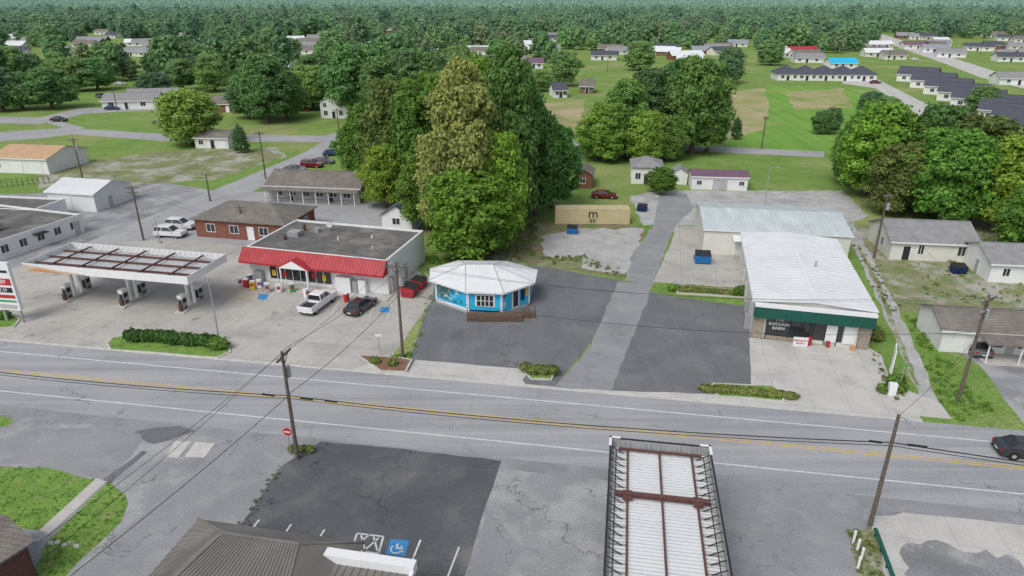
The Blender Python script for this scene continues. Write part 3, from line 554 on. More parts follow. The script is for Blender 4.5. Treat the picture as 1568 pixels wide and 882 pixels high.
Lc=17;Wc=6.9
o=Ob('fuel_canopy',(7.05,40.7,0),-9.2); o.use('deck','greywall').box(.1,Wc-.1,-Lc,-.12,4.75,4.8)
o.use('deck_ribs','wroof')
for i in range(int(Lc/.29)): o.box(1.32,3.38,-Lc+.1+i*.29,-Lc+.30+i*.29,4.802,4.86).box(3.52,5.58,-Lc+.1+i*.29,-Lc+.30+i*.29,4.802,4.86).box(.3,1.18,-Lc+.1+i*.29,-Lc+.27+i*.29,4.802,4.84).box(5.72,Wc-.3,-Lc+.1+i*.29,-Lc+.27+i*.29,4.802,4.84)
o.use('fascia','green').box(0,Wc,-.05,0,4.3,5.5).box(0,.05,-Lc,-.052,4.3,5.5).box(Wc-.05,Wc,-Lc,-.052,4.3,5.5)
o.use('fascia_back','galv').box(.052,Wc-.052,-.09,-.053,4.5,5.49).box(.053,.09,-Lc,-.092,4.5,5.49).box(Wc-.09,Wc-.053,-Lc,-.092,4.5,5.49)
o.use('fascia_cap','dark').box(.1,Wc-.1,-.10,.04,5.5,5.55).box(-.04,.08,-Lc,-.11,5.5,5.55).box(Wc-.08,Wc+.04,-Lc,-.11,5.5,5.55)
o.use('corner_caps','whitep').box(-.08,.7,-.1,.09,5.562,5.62).box(-.09,.1,-1.0,.08,5.563,5.62).box(Wc-.7,Wc+.08,-.1,.09,5.562,5.62).box(Wc-.1,Wc+.09,-1.0,.08,5.563,5.62)
o.use('purlins','rust')
for xx in(1.25,3.45,5.65): o.box(xx-.05,xx+.05,-Lc,-.5,4.87,5.05)
o.use('cross_beam','rust')
for yy in(-5.6,-13): o.box(.5,Wc-.5,yy-.09,yy+.09,5.06,5.34).box(.5,Wc-.5,yy-.17,yy+.17,5.341,5.37)
for xx in(1.25,5.65): o.box(xx-.3,xx+.3,-5.95,-5.25,5.051,5.3)
o.box(.6,Wc-.6,-.75,-.6,5.06,5.2)
o.use('brackets','dark')
for i in range(22):
    yy=-.9-i*.74
    o.beam((.12,yy,5.4),(.95,yy,4.9),.05,.05); o.beam((Wc-.12,yy,5.4),(Wc-.95,yy,4.9),.05,.05)
o.use('bracket_struts','galv')
for i in range(22):
    yy=-.9-i*.74+.1
    o.box(.1,1.2,yy-.03,yy+.03,4.87,4.92); o.box(Wc-1.2,Wc-.1,yy-.03,yy+.03,4.87,4.92)
for i in range(9): o.beam((.6+i*.7,-.12,5.4),(.6+i*.7,-.7,4.9),.05,.05)
o.use('edge_rails','dark').box(.42,.47,-Lc,-.5,4.93,4.98).box(Wc-.47,Wc-.42,-Lc,-.5,4.93,4.98)
o.use('columns','whitep').box(3.2,3.7,-5.9,-5.3,0,4.74).box(3.2,3.7,-13.3,-12.7,0,4.74); o.done()
# kiosk: elongated octagon, white faceted roof, murals, timber deck
kc=(-3.5,77.5); wpts=[(-9.3,76.4),(-5.2,73.2),(-1.2,72.8),(2.1,75.6),(2.5,79.4),(-1.0,82.2),(-6.6,82.4),(-9.6,79.8)]
oc=[(p[0]-kc[0],p[1]-kc[1]) for p in wpts]; o=Ob('octagonal_kiosk',(kc[0],kc[1],0),0)
o.use('walls','turq').ext(oc,.3,2.9,'z'); o.use('skirting','greywall').ext(oc,0,.298,'z')
ro=[(p[0]*1.12,p[1]*1.12) for p in oc]; ap=[(-2.2,.3,4.5),(1.2,.2,4.5)]
o.use('roof','wroof').mesh([(p[0],p[1],2.82) for p in ro]+[(p[0],p[1],3.02) for p in ro]+ap,[tuple(range(8))[::-1]]+[(i,(i+1)%8,(i+1)%8+8,i+8) for i in range(8)]+[(8,9,16),(9,10,17,16),(10,11,17),(11,12,17),(12,13,17),(13,14,16,17),(14,15,16),(15,8,16)])
for i in range(8):
    a_=Vector((*ro[i],3.02)); b_=Vector((*ro[(i+1)%8],3.02)); t0=Vector(ap[0] if i in(7,0,6) else ap[1] if i in(2,3,4) else ap[0]); t1=Vector(ap[1]) if i in(1,5) else t0
    if i==5: t0,t1=Vector(ap[1]),Vector(ap[0])
    for k in range(1,9):
        f=k/9; o.beam(a_.lerp(b_,f),(t0.lerp(t1,f)).lerp(a_.lerp(b_,f),.25 if i not in(1,5) else .02),.04,.03)
o.use('roof_hips','greywall')
for i,p in enumerate(ro): o.beam((p[0],p[1],3.02),ap[0] if i in(0,1,6,7) else ap[1],.12,.045)
o.beam(ap[0],ap[1],.2,.06)
def facet(i,pn,m,a,b,z0,z1,pr):
    p=Vector((*oc[i],0));q=Vector((*oc[(i+1)%8],0)); d=(q-p);n=Vector((d.y,-d.x,0)).normalized(); A0=p+d*a+n*.004;B0=p+d*b+n*.004
    o.use(pn,m).hexa([(*(A0)[:2],z0),(*(B0)[:2],z0),(*(B0+n*pr)[:2],z0),(*(A0+n*pr)[:2],z0),(*(A0)[:2],z1),(*(B0)[:2],z1),(*(B0+n*pr)[:2],z1),(*(A0+n*pr)[:2],z1)])
for i in(7,0,1,2,3):
    facet(i,'corner_trim','whitep',0,.035,.3,2.8,.05); facet(i,'corner_trim','whitep',.965,1,.3,2.8,.05)
facet(0,'mural_dark','mural2',.05,.45,.9,2.7,.03); facet(0,'mural_sea','mural',.46,.95,.9,2.7,.03); facet(0,'mural_panel','whitep',.05,.95,.32,.6,.03)
facet(7,'mural_dark','mural2',.05,.95,.4,2.7,.03)
facet(1,'window_frame','whitep',.22,.80,1.0,2.5,.04); facet(1,'window_glass','glass',.27,.75,1.1,2.4,.07)
for q in(.39,.51,.63): facet(1,'window_bars','whitep',q-.012,q+.012,1.1,2.4,.09)
facet(1,'window_bars','whitep',.27,.75,1.72,1.78,.091); facet(1,'trim_band','navy',.04,.96,.32,.5,.03)
facet(2,'mural_panel2','mural',.06,.34,.5,2.7,.03); facet(2,'door_frame','whitep',.36,.62,.35,2.6,.04); facet(2,'door_glass','glass',.40,.58,.5,2.5,.06); facet(2,'sign_dark','navy',.68,.82,1.0,2.5,.05); facet(2,'sign_yellow','yellow',.84,.94,1.4,2.4,.05)
facet(3,'sign_orange','orange',.1,.5,1.2,2.5,.05)
o.use('deck','deck').box(-1.7,4.6,-6.6,-4.9,.35,.45)
for i in range(16): o.box(-1.7+i*.42,-1.64+i*.42,-6.6,-6.54,.0,1.1)
o.box(-1.7,4.7,-6.62,-6.52,1.1,1.16).box(-1.7,-1.62,-6.5,-4.9,1.1,1.16).box(-1.7,4.6,-6.58,-6.55,.1,.34)
o.ext([(4.6,.45),(4.6,0),(6.2,0),(6.2,.12),(5.65,.12),(5.65,.25),(5.1,.25),(5.1,.37)],-5.6,-4.2,'y')
for yy in(-5.7,-4.15): o.beam((4.6,yy,1.3),(6.3,yy,.85),.08,.08); o.box(6.2,6.3,yy-.05,yy+.05,0,.9); o.box(5.4,5.48,yy-.05,yy+.05,0,1.1)
o.use('roof_vent','steel').cyl((3,1,3.6),(3,1,4.1),.1); o.done()
# others
def porch(o,w=17.5):
    o.use('porch_posts','whitep')
    for i in range(8): o.box(.3+i*2.4,.42+i*2.4,-1.9,-1.78,0,2.5)
    o.use('porch_roof','shingle').ext([(-2.1,2.35),(-2.1,2.45),(-.46,2.72),(-.46,2.62)],-.3,w+.3,'x'); o.use('railing','dark').box(.4,w,-1.88,-1.84,.9,.96)
house('long_office_building',(412,306),17.5,9,2.9,-8,'x',1.7,'greywall','shingle',.5,[('f',1.5+i*2.6,1,1.3,1.2) for i in range(6)],[('f',3.9,.95,2.1,'dark'),('f',11.6,.95,2.1,'dark')],extra=porch)
house('brick_office',(302,362),15.3,9.5,2.9,-12,'hip',1.9,'brick','shingle',.5,[('f',2,1,1.4,1.2),('f',6,1,1.4,1.2),('f',11,1,1.4,1.2),('r',2,1,1.2,1.2),('r',6,1,1.2,1.2)],[('f',9,.95,2.1,'whitep')])
def cport(px,w,d,h,rot,name='carport'):
    x,y,_=G(*px); o=Ob(name,(x,y,0),rot); o.use('roof','wroof').ext([(-.3,h),(-.3,h+.12),(w/2,h+.8),(w+.3,h+.12),(w+.3,h),(w/2,h+.68)],-.3,d+.3,'y'); o.use('posts','whitep')
    for xx in(0,w-.12):
        for yy in(0,d/2,d-.12): o.box(xx,xx+.12,yy,yy+.12,0,h+.05)
    o.done()
cport((572,311),6.2,7,3,-8)
house('garden_shed',(586,353),5,5.5,2.7,-12,'y',1.5,'siding','dshingle',.3,[('f',1.8,1.2,1.2,1)])
house('metal_garage',(-8,264),13,12,3.2,-8,'x',1.6,'siding','tanroof',.3,[('f',1,1.2,.9,.9)],[('f',4,3,2.6,'whitep'),('f',8.5,3,2.6,'whitep')],ribs=.6)
house('white_garage',(78,320),9.5,9,3.2,-12,'x',1.3,'siding','wroof',.3,[],[('f',2,2.6,2.5,'whitep'),('r',3,1,2.1,'greywall')],ribs=.6)
house('small_outbuilding',(300,227),8.5,6,2.7,-5,'x',1.3,'siding','shingle',.4,[('f',1,1,1.1,1)],[('f',4,1,2.1,'dark'),('f',6,1.8,2.1,'whitep')])
def lef(o):
    o.use('rooftop_unit','steel').box(14,15.4,4,5.4,2.95,3.9).box(8,9.2,8,9.2,2.95,3.8)
    o.use('duct','dark').box(17,17.4,2,2.4,2.9,3.6); o.use('awning','dark').box(20.004,20.9,6,8,2.1,2.25)
    o.use('fascia','whitep').box(20.003,20.06,0,14.5,2.5,3.0)
gx,gy,_=G(-4,402); px0=PX(gx-20*math.cos(math.radians(-18)),gy-20*math.sin(math.radians(-18)))
house('long_shop_building',px0,20,14.5,2.6,-18,'flat',0,'whitewall','flatroof',wins=[('r',1+i*2.8,1,1.1,1.1) for i in range(5)],doors=[('r',12.8,1,2.1,'greywall')],extra=lef)
house('flat_shop',(-75,340),16,7,2.4,-8,'flat',0,'whitewall','flatroof')
house('two_storey_house',(492,181),9.5,9,5,-5,'y',2.4,'siding','gshingle',.4,[('f',1,1,1.2,1.3),('f',5.8,1,1.2,1.3),('f',1,3.4,1,1.2),('f',6,3.4,1,1.2)],[('f',3.6,1,2.1,'dark')])
house('ranch_house',(158,168),17,10,2.8,8,'x',1.9,'siding','gshingle',.5,[('f',2,1,1.6,1.2),('f',12,1,1.6,1.2)],[('f',7,1,2.1,'dark')])
house('ranch_house',(195,160),16,9,2.8,12,'x',1.9,'siding','gshingle',.5,[('f',2,1,1.6,1.2)])
house('ranch_house',(232,131),16,10,2.8,5,'x',1.8,'siding','groof',.5,[('f',3,1,1.6,1.2),('f',10,1,1.6,1.2)])
house('bungalow',(322,172),10,9,2.8,-5,'x',1.9,'brick','shingle',.5,[('f',2,1,1.6,1.2)],[('f',5.5,1,2.1,'whitep')])
house('bungalow',(545,262),9,9,2.8,-8,'x',1.9,'greywall','dshingle',.5,[('f',2,1,1.6,1.2)])
house('cottage',(966,281),6,7,3.3,-8,'hip',1.6,'siding','gshingle',.35,[('f',.8,1,1,1.2),('f',4,1,1,1.2),('l',2,1,1,1.2)],[('f',2.5,.9,2.1,'dark')])
house('garden_shed',(1028,282),3.0,3.5,2.3,-10,'y',1.0,'siding','gshingle',.2,[],[('f',.9,1.1,1.9,'whitep')])
house('long_garage',(1058,290),10.6,4.8,2.6,-6,'x',.8,'siding','purple',.25,[('f',1,1,.9,.8),('f',9,1,.9,.8)],[('f',4,2.8,2.1,'greywall')],ribs=.6)
house('brick_outbuilding',(880,288),3.4,6,2.6,-8,'y',1.1,'brick','shingle',.3,[('f',1,1,1,1)])
house('white_house',(1361,397),11.3,9,2.8,-8,'x',1.8,'cream','gshingle',.4,[('f',3.6,1,.7,1.3),('f',8.8,1,1,1.3),('l',3,1,1,1.2)],[('f',1.6,.95,2.1,'dark')])
house('small_white_house',(1512,432),9,8,2.7,-8,'x',1.4,'whitewall','gshingle',.4,[('f',1.5,1,.8,1),('f',4.5,1,.8,1)],[('l',3,.9,2,'greywall')])
def rh(o):
    o.use('porch_slab','conc2').box(3.4,9.8,-2.4,-.02,.0,.15); o.use('porch_posts','whitep').box(3.5,3.62,-2.2,-2.08,.15,2.3).box(6.6,6.72,-2.2,-2.08,.15,2.3).box(9.4,9.52,-2.2,-2.08,.15,2.3)
    o.use('porch_roof','shingle').ext([(-2.5,2.25),(-2.5,2.37),(-.47,2.62),(-.47,2.5)],3.2,9.9,'x')
house('white_shop',(1437,538),9.6,6,2.7,-8,'x',1.2,'whitewall','shingle',.45,[('f',4.2,.9,1.8,1.3),('f',7.4,.9,1.6,1.3)],[('f',1.2,.95,2.1,'whitep'),('f',6.3,.9,2.1,'greywall')],extra=rh)
# near roofs
x,y,_=G(345,813,5.2); o=Ob('shop_building',(x,y,0),RDEG-1)
o.use('walls','brick').box(-3.4,6.5,-11,2.2,0,3.15)
V=[(-3.9,2.6,3.2),(7.6,2.6,3.2),(7.6,-12,3.2),(-3.9,-12,3.2),(0,-.2,5.2),(4.8,-.2,5.2)]
o.use('roof','bronze').mesh(V,[(1,0,4,5),(2,1,5),(3,2,5,4),(0,3,4),(0,1,2,3)])
for i in range(28):
    f=i/27; a=Vector(V[4]).lerp(Vector(V[5]),f); b=Vector(V[3]).lerp(Vector(V[2]),f); o.beam(a,b,.05,.05)
    a2=Vector(V[3]).lerp(Vector(V[0]),f); o.beam(a2,Vector(V[4]).lerp(a2,.02),.05,.05)
o.beam(V[4],V[5],.16,.08).beam(V[0],V[4],.14,.08).beam(V[1],V[5],.14,.08)
o.done()
x,y,_=G(478,842,4.2); o=Ob('shop_wing',(x,y,0),RDEG-1); o.use('walls','brick').box(0,6.2,-8,-.02,0,3.6); o.use('parapet','whitep').box(-.1,6.4,-.35,.3,3.6,4.3).box(6.2,6.4,-8,-.352,3.6,4.0); o.use('roof','bronze').box(-.1,6.198,-8,-.37,3.6,3.75)
for i in range(14): o.box(.1+i*.44,.15+i*.44,-8,-.4,3.752,3.81)
o.done()
x,y,_=G(-60,880); o=Ob('corner_house',(x,y,0),-28); 
o.use('walls','siding').box(0,4.6,-6,2.2,0,2.8); o.use('dark_wall','rust').box(4.603,4.66,-6,2.2,0,2.8).box(0,4.6,2.203,2.25,0,2.8); o.use('roof','shingle').ext([(-.4,2.75),(-.4,2.88),(2.3,3.8),(5.0,2.88),(5.0,2.75),(2.3,3.68)],-6.4,2.6,'y'); o.done()
# container
x,y,_=G(850,343); o=Ob('shipping_container',(x,y,0),-1.5); W_,Hh,Dd=12.19,2.6,2.44
o.use('shell','cont').box(0,W_,0.06,Dd,.12,Hh)
for i in range(42): o.ext([(.2+i*.283,.0+.06),(.24+i*.283,.0),(.36+i*.283,0),(.40+i*.283,.06)],.25,Hh-.15,'z')
o.use('frame','cont').box(0,W_,-.02,.058,.05,.22).box(0,W_,-.02,.058,Hh-.13,Hh+.01).box(-.02,.16,-.02,.058,.222,Hh-.132).box(W_-.16,W_+.02,-.02,.058,.222,Hh-.132)
for i in range(40): o.box(.2+i*.3,.32+i*.3,.1,Dd-.1,Hh+.002,Hh+.03)
o.text('m',2.2,(6.2,-.03,1.78),(90,0,0),'black').text('sc',1.35,(6.2,-.03,.72),(90,0,0),'black'); o.done()
# dumpsters
def dumpster(px,m,rot,s=1):
    x,y,_=G(*px); o=Ob('dumpster',(x,y,0),rot,s); o.use('bin',m).ext([(-.75,.15),(-.9,1.0),(-.9,1.25),(.8,1.45),(.8,.15)],-1,1,'x').box(-1.15,-1.0,-.2,.5,.6,.8).box(1.0,1.15,-.2,.5,.6,.8)
    o.use('lid','dark').ext([(-.95,1.25),(.85,1.46),(.85,1.52),(-.95,1.31)],-1.02,-.02,'x').ext([(-.95,1.25),(.85,1.46),(.85,1.52),(-.95,1.31)],.02,1.02,'x'); o.use('castors','black')
    for xx in(-.8,.8):
        for yy in(-.5,.5): o.cyl((xx-.05,yy,.1),(xx+.05,yy,.1),.1)
    o.done()
dumpster((1075,402),'blue',-10,1.05); dumpster((876,357),'blue',-8,.8); dumpster((983,323),'navy',-20,.8); dumpster((1466,418),'navy',-10,.85); dumpster((628,452),'redroof',75,1); dumpster((642,440),'redroof',75,.9)
# vehicles
def wheels(o,xs,w,r):
    o.use('tyres','black')
    for xx in xs:
        for sg in(-1,1): o.cyl((xx,sg*(w-.22),r),(xx,sg*(w+.01),r),r,n=18)
    o.use('rims','steel')
    for xx in xs:
        for sg in(-1,1): o.cyl((xx,sg*(w+.012),r),(xx,sg*(w+.03),r),r*.6,r*.55,12)
def loft(o,prof,w,tw=.1,inset=.07):
    n=len(prof); cx=sum(p[0] for p in prof)/n; cz=sum(p[1] for p in prof)/n
    rings=[]
    for yy,s in((-w,.93),(-w+tw,1),(w-tw,1),(w,.93)):
        rings.append([(cx+(p[0]-cx)*(s if s==1 else .975),yy,cz+(p[1]-cz)*s) for p in prof])
    V=[v for r_ in rings for v in r_]; Fc=[tuple(range(n))[::-1],tuple(range(3*n,4*n))]
    for k in range(3): Fc+=[(k*n+i,k*n+(i+1)%n,(k+1)*n+(i+1)%n,(k+1)*n+i) for i in range(n)]
    o.mesh(V,Fc)
def cabin(o,x0,x1,x2,x3,z0,z1,w0,w1,paint):
    V=[(x0,-w0,z0),(x3,-w0,z0),(x3,w0,z0),(x0,w0,z0),(x1,-w1,z1),(x2,-w1,z1),(x2,w1,z1),(x1,w1,z1)]
    o.use('cabin_glass','glass').hexa(V)
    o.use('roof_panel',paint).hexa([(x1-.12,-w1-.02,z1-.02),(x2+.12,-w1-.02,z1-.02),(x2+.12,w1+.02,z1-.02),(x1-.12,w1+.02,z1-.02),(x1+.05,-w1+.08,z1+.06),(x2-.05,-w1+.08,z1+.06),(x2-.05,w1-.08,z1+.06),(x1+.05,w1-.08,z1+.06)])
    o.use('pillars',paint)
    for a,b in((0,4),(1,5),(2,6),(3,7)): o.beam(V[a],V[b],.09,.05)
    xm=(x1+x2)/2
    for sg in(-1,1): o.beam((xm,sg*(w0+.01),z0),(xm,sg*(w1+.01),z1),.09,.03)
def car(px,kind,paint,rot,name='parked_car'):
    x,y,_=G(*px); o=Ob(name,(x,y,0),rot)
    if kind=='sedan':
        o.use('body',paint); loft(o,[(-2.35,.32),(2.35,.30),(2.4,.55),(2.2,.78),(1.1,.95),(-1.5,1.0),(-2.3,.95),(-2.4,.6)],.92)
        cabin(o,-1.9,-1.15,.15,1.15,.93,1.43,.82,.62,paint); wheels(o,(-1.42,1.45),.90,.33)
        z,L=.72,2.4
    elif kind=='suv':
        o.use('body',paint); loft(o,[(-2.3,.4),(2.35,.38),(2.42,.7),(2.25,.98),(1.15,1.1),(-2.2,1.12),(-2.38,.9),(-2.4,.5)],.96)
        cabin(o,-2.2,-1.95,.2,1.05,1.08,1.72,.88,.72,paint); wheels(o,(-1.4,1.45),.93,.38); z,L=.9,2.4
    else:
        o.use('body',paint); loft(o,[(-2.9,.5),(2.85,.45),(2.95,.8),(2.85,1.15),(1.3,1.25),(1.2,1.27),(-.75,1.27),(-.8,.9),(-2.9,.9)],1.0)
        o.use('bed_sides',paint).box(-2.92,-.85,-1.0,-.88,.88,1.27).box(-2.92,-.85,.88,1.0,.88,1.27).box(-2.95,-2.85,-.878,.878,.88,1.25)
        o.use('bed_liner','dark').box(-2.84,-.86,-.875,.875,.905,.93)
        cabin(o,-.78,-.65,.75,1.45,1.24,1.88,.9,.74,paint); wheels(o,(-1.85,1.9),.98,.42); z,L=1.0,2.9
        o.use('grille','dark').box(2.9,2.97,-.5,.5,.65,1.0)
    o.use('head_lamps','steel').box(L-.12,L+.0,-.85,-.5,z-.06,z+.08).box(L-.12,L+.0,.5,.85,z-.06,z+.08)
    o.use('tail_lamps','lamp_red').box(-L-.01,-L+.15,-.88,-.6,z-.02,z+.14).box(-L-.01,-L+.15,.6,.88,z-.02,z+.14)
    o.use('bumpers','dark').box(L-.1,L+.03,-.8,.8,.32,.45).box(-L-.03,-L+.1,-.8,.8,.34,.47)
    o.use('number_plate','whitep').box(-L-.05,-L-.032,-.25,.25,.5,.62)
    o.use('mirrors',paint).box(.75,.95,-1.12,-.9,1.0,1.15).box(.75,.95,.9,1.12,1.0,1.15)
    o.use('arches','black')
    for xx in((-1.42,1.45) if kind=='sedan' else (-1.4,1.45) if kind=='suv' else (-1.85,1.9)):
        for sg in(-1,1): o.cyl((xx,sg*.7,.36),(xx,sg*.925,.36),.42,n=18)
    o.done(.02)
car((488,470),'pickup','cwhite',73,'pickup_truck'); car((553,474),'sedan','cblack',68)
car((262,362),'suv','cwhite',-8); car((278,350),'suv','cwhite',-8); car((590,302),'sedan','cwhite',-5); car((478,256),'suv','cred',-8); car((925,303),'sedan','cred',-8); car((510,238),'sedan','cblue',20)
car((452,263),'sedan','cgrey',-8); car((496,250),'sedan','cgrey',-8); car((1572,697),'sedan','cblack',RDEG,'moving_car'); car((91,186),'sedan','cblack',-5); car((172,168),'sedan','cblue',20); car((247,190),'sedan','cgrey',0); car((158,150),'suv','cgrey',0);car((465,170),'sedan','cred',0);car((185,130),'sedan','cwhite',0)
car((1490,535),'sedan','cgrey',80); car((1400,92),'sedan','cwhite',-40); car((1250,118),'suv','cblack',0); car((1340,128),'sedan','cred',0)
# ---------------------------------------------------------------- poles & wires
PT_={}
def pole(key,px,h,rot=0,arms=((.3,2.4),),tf=0,lean=0,name='utility_pole',lamp=0):
    x,y,_=G(*px); o=Ob(name,(x,y,0),rot); tip=(lean,0,h); o.use('shaft','wood').cyl((0,0,-.1),tip,.17,.11,10)
    o.use('crossarms','wood'); 
    for dz,L in arms:
        o.box(lean-L/2,lean+L/2,-.17,-.06,h-dz-.07,h-dz+.07)
        o.use('insulators','steel'); [o.cyl((lean+sx*L/2*.9,-.11,h-dz+.07),(lean+sx*L/2*.9,-.11,h-dz+.28),.05,.04,6) for sx in(-1,-.45,.45,1)]; o.use('crossarms','wood')
        o.beam((lean-L*.3,-.12,h-dz-.05),(lean,-.12,h-dz-.7),.05,.05); o.beam((lean+L*.3,-.12,h-dz-.05),(lean,-.12,h-dz-.7),.05,.05)
    if not arms: o.use('pole_cap','steel').cyl((lean,0,h),(lean,0,h+.08),.13,.06); o.parts.pop('crossarms')
    if tf: o.use('transformer','steel').cyl((.38,0,h-2.4),(.38,0,h-1.5),.26,n=14).cyl((.38,0,h-1.5),(.38,0,h-1.42),.2,.1,14)
    if lamp: o.use('lamp_arm','steel').beam((0,0,h-.3),(lamp,.0,h+.3),.06,.06).box(min(lamp,lamp*1.35),max(lamp,lamp*1.35),-.13,.13,h+.22,h+.36)
    o.done(); PT_[key]=(x,y,h)
pole('a',(456,703),9.9,RDEG+90,((.35,2.2),),1,0); pole('b',(1332,805),9.4,RDEG+90,(),0,0,lamp=-1.2); pole('c',(617,548),10.6,RDEG,((.4,2.4),(1.5,1.6)),1)
pole('d',(1466,615),10.8,RDEG+40,((.4,2.4),(1.6,1.8)),1); pole('e',(1338,395),9.6,0,((.5,1.2),),1); pole('f',(220,368),8.6,0,((.3,2.2),(1.0,1.6)),0)
pole('g',(407,274),9.8,0,((.4,2.2),),0); pole('h',(322,308),5.2,0,(),0); pole('i',(374,362),5,0,((.3,1.2),),0); pole('j',(127,275),8.5,0,((.3,2.2),),1); pole('k',(521,222),9,0,((.4,2.2),),0); pole('l',(180,170),8,0,((.4,2.2),),0)
pole('m',(1166,228),8,0,((.4,2),),0)
for q in [(1360,95),(1215,100),(930,110),(60,150),(700,150),(1500,85)]: pole('z',q,10,0,((.3,2.2),),0)
def lampp(px,h,arm,rot=0):
    x,y,_=G(*px); o=Ob('street_lamp',(x,y,0),rot); o.use('post','steel').cyl((0,0,0),(0,0,h),.09,.06,8).box(-.25,.25,-.25,.25,0,.25); o.beam((0,0,h),(arm,0,h+.1),.07,.07); o.use('lamp_head','steel').box(min(arm,arm*1.5),max(arm,arm*1.5),-.15,.15,h+.02,h+.18); o.done()
lampp((336,521),7.2,-.3); lampp((1171,314),6.8,1.1); lampp((1543,390),3.5,.8); lampp((245,372),4,.4)
def wire(p0,p1,sag,r=.025,name='power_line'):
    n=18; pts=[Vector(p0).lerp(Vector(p1),i/n)-Vector((0,0,sag*4*(i/n)*(1-i/n))) for i in range(n+1)]; o=Ob(name); o.use('w','wire')
    V=[];Fc=[];d=(Vector(p1)-Vector(p0)).normalized(); a=d.cross(Vector((0,0,1))).normalized(); b=a.cross(d)
    for p in pts: V+= [p+a*r,p+b*r,p-a*r,p-b*r]
    for i in range(n): Fc+=[(i*4+j,i*4+(j+1)%4,i*4+4+(j+1)%4,i*4+4+j) for j in range(4)]
    o.mesh(V,Fc).done()
def pw(k,dz,s=0,al=RDEG):
    x,y,h=PT_[k]; a=math.radians(al); return (x+s*math.cos(a),y+s*math.sin(a),h-dz)
a_=PT_['a'];b_=PT_['b']
dab=Vector((b_[0]-a_[0],b_[1]-a_[1],0))
for dz,r in((3.9,.045),(4.15,.03)):
    wire(pw('a',dz),pw('b',dz-1.6),.55,r); wire(pw('a',dz),tuple(Vector(pw('a',dz))-dab*1.0),.6,r); wire(pw('b',dz-1.6),tuple(Vector(pw('b',dz-1.6))+dab*1.0+Vector((0,0,-.8))),.6,r)
for s_ in(-1,1): wire(pw('a',.1,s_,RDEG+90),pw('c',.1,s_),.5,.018); wire(pw('a',.1,s_,RDEG+90),(-26+s_,18,9.5),.5,.018)
wire(pw('a',3.8),pw('c',3.5),.5,.03); wire(pw('a',3.9),(-27,20,6),.5,.03)
for s_ in(-1,1): wire(pw('c',.2,s_),pw('d',.2,s_),1.6,.014); wire(pw('c',.2,s_),pw('f',.2,s_),.8,.014)
wire(pw('c',3.2),pw('d',3.6),1.8,.022); wire(pw('c',3),(-15.5,79,4.4),.4,.018); wire(pw('d',1),pw('e',1),.8,.016); wire(pw('f',.3),pw('g',.3),.8,.02); wire(pw('f',.3,1),pw('g',.3,1),.8,.02); wire(pw('f',.3),pw('j',.3),.8,.02); wire(pw('g',.4),pw('k',.4),.8,.02)
wire(pw('b',.2),pw('d',4),.5,.015); wire(pw('e',1.5),(46,82,4.8),.3,.015)
o=Ob('splice_case',(0,0,0)); o.use('case','black'); q=Vector(pw('a',3.9)); dn=dab.normalized()
for k,(a0,a1) in enumerate([(1.0,2.0),(3.0,4.0),(-2.2,-1.2)]): o.cyl(q+dn*a0-Vector((0,0,.1)),q+dn*a1-Vector((0,0,.14)),.08,n=8)
q=Vector(pw('b',2.3))
for a0,a1 in((1.0,2.2),(-1.4,-.6)): o.cyl(q+dn*a0-Vector((0,0,.05)),q+dn*a1-Vector((0,0,.08)),.08,n=8)
o.done()
# signs
def post_sign(name,px,h,w,hh,m,rot=0,shape='rect',txt=None,tm='red'):
    x,y,_=G(*px); o=Ob(name,(x,y,0),rot); o.use('post','steel').cyl((0,0,0),(0,0,h),.04,n=6); o.use('panel',m)
    if shape=='oct': o.ext([(w/2*math.cos(math.radians(22.5+45*i)),h-w/2+w/2*math.sin(math.radians(22.5+45*i))) for i in range(8)],-.08,-.05,'y'); o.use('stop_band','whitep').box(-w*.33,w*.33,-.09,-.082,h-w/2-.06,h-w/2+.06)
    else: o.box(-w/2,w/2,-.08,-.05,h-hh,h)
    if txt: o.text(txt,hh*.3,(0,-.1,h-hh/2),(90,0,0),tm)
    o.done()
post_sign('stop_sign',(446,697),2.7,.75,.75,'red',-10,'oct')
post_sign('street_name_sign',(582,545),2.6,.7,.3,'whitep'); post_sign('bargain_sign',(1224,532),1.25,1.5,1.1,'whitep',-10,'rect','BARGAIN\nBARN','red')
post_sign('parking_sign',(404,452),1.8,.4,.5,'blue'); post_sign('street_name_sign',(1376,597),2.8,.5,.18,'greenp',10)
x,y,_=G(1362,576); o=Ob('roadside_sign',(x,y,0),62); o.use('posts','whitep').box(-1,-.88,-.06,.06,0,3.2).box(.88,1,-.06,.06,0,3.2); o.use('panel','whitep').box(-.878,.878,-.05,.05,1.1,3.1); o.use('panel_text','greywall').box(-.6,.6,-.07,-.052,2.2,2.6).box(-.6,.6,-.07,-.052,1.5,1.7); o.done()
x,y,_=G(1364,605); o=Ob('utility_cabinet',(x,y,0),-10); o.use('body','whitep').box(-.35,.35,-.25,.25,.1,1.3); o.use('base','kerb').box(-.45,.45,-.35,.35,0,.1); o.done(.02)
x,y,_=G(26,493); o=Ob('fuel_price_sign',(x,y,0),-8); o.use('frame','whitep').box(-1.7,1.2,-.2,.2,1.6,7.4); o.use('posts','steel').box(-1.3,-1.1,-.1,.1,0,1.59).box(.8,1.0,-.1,.1,0,1.59)
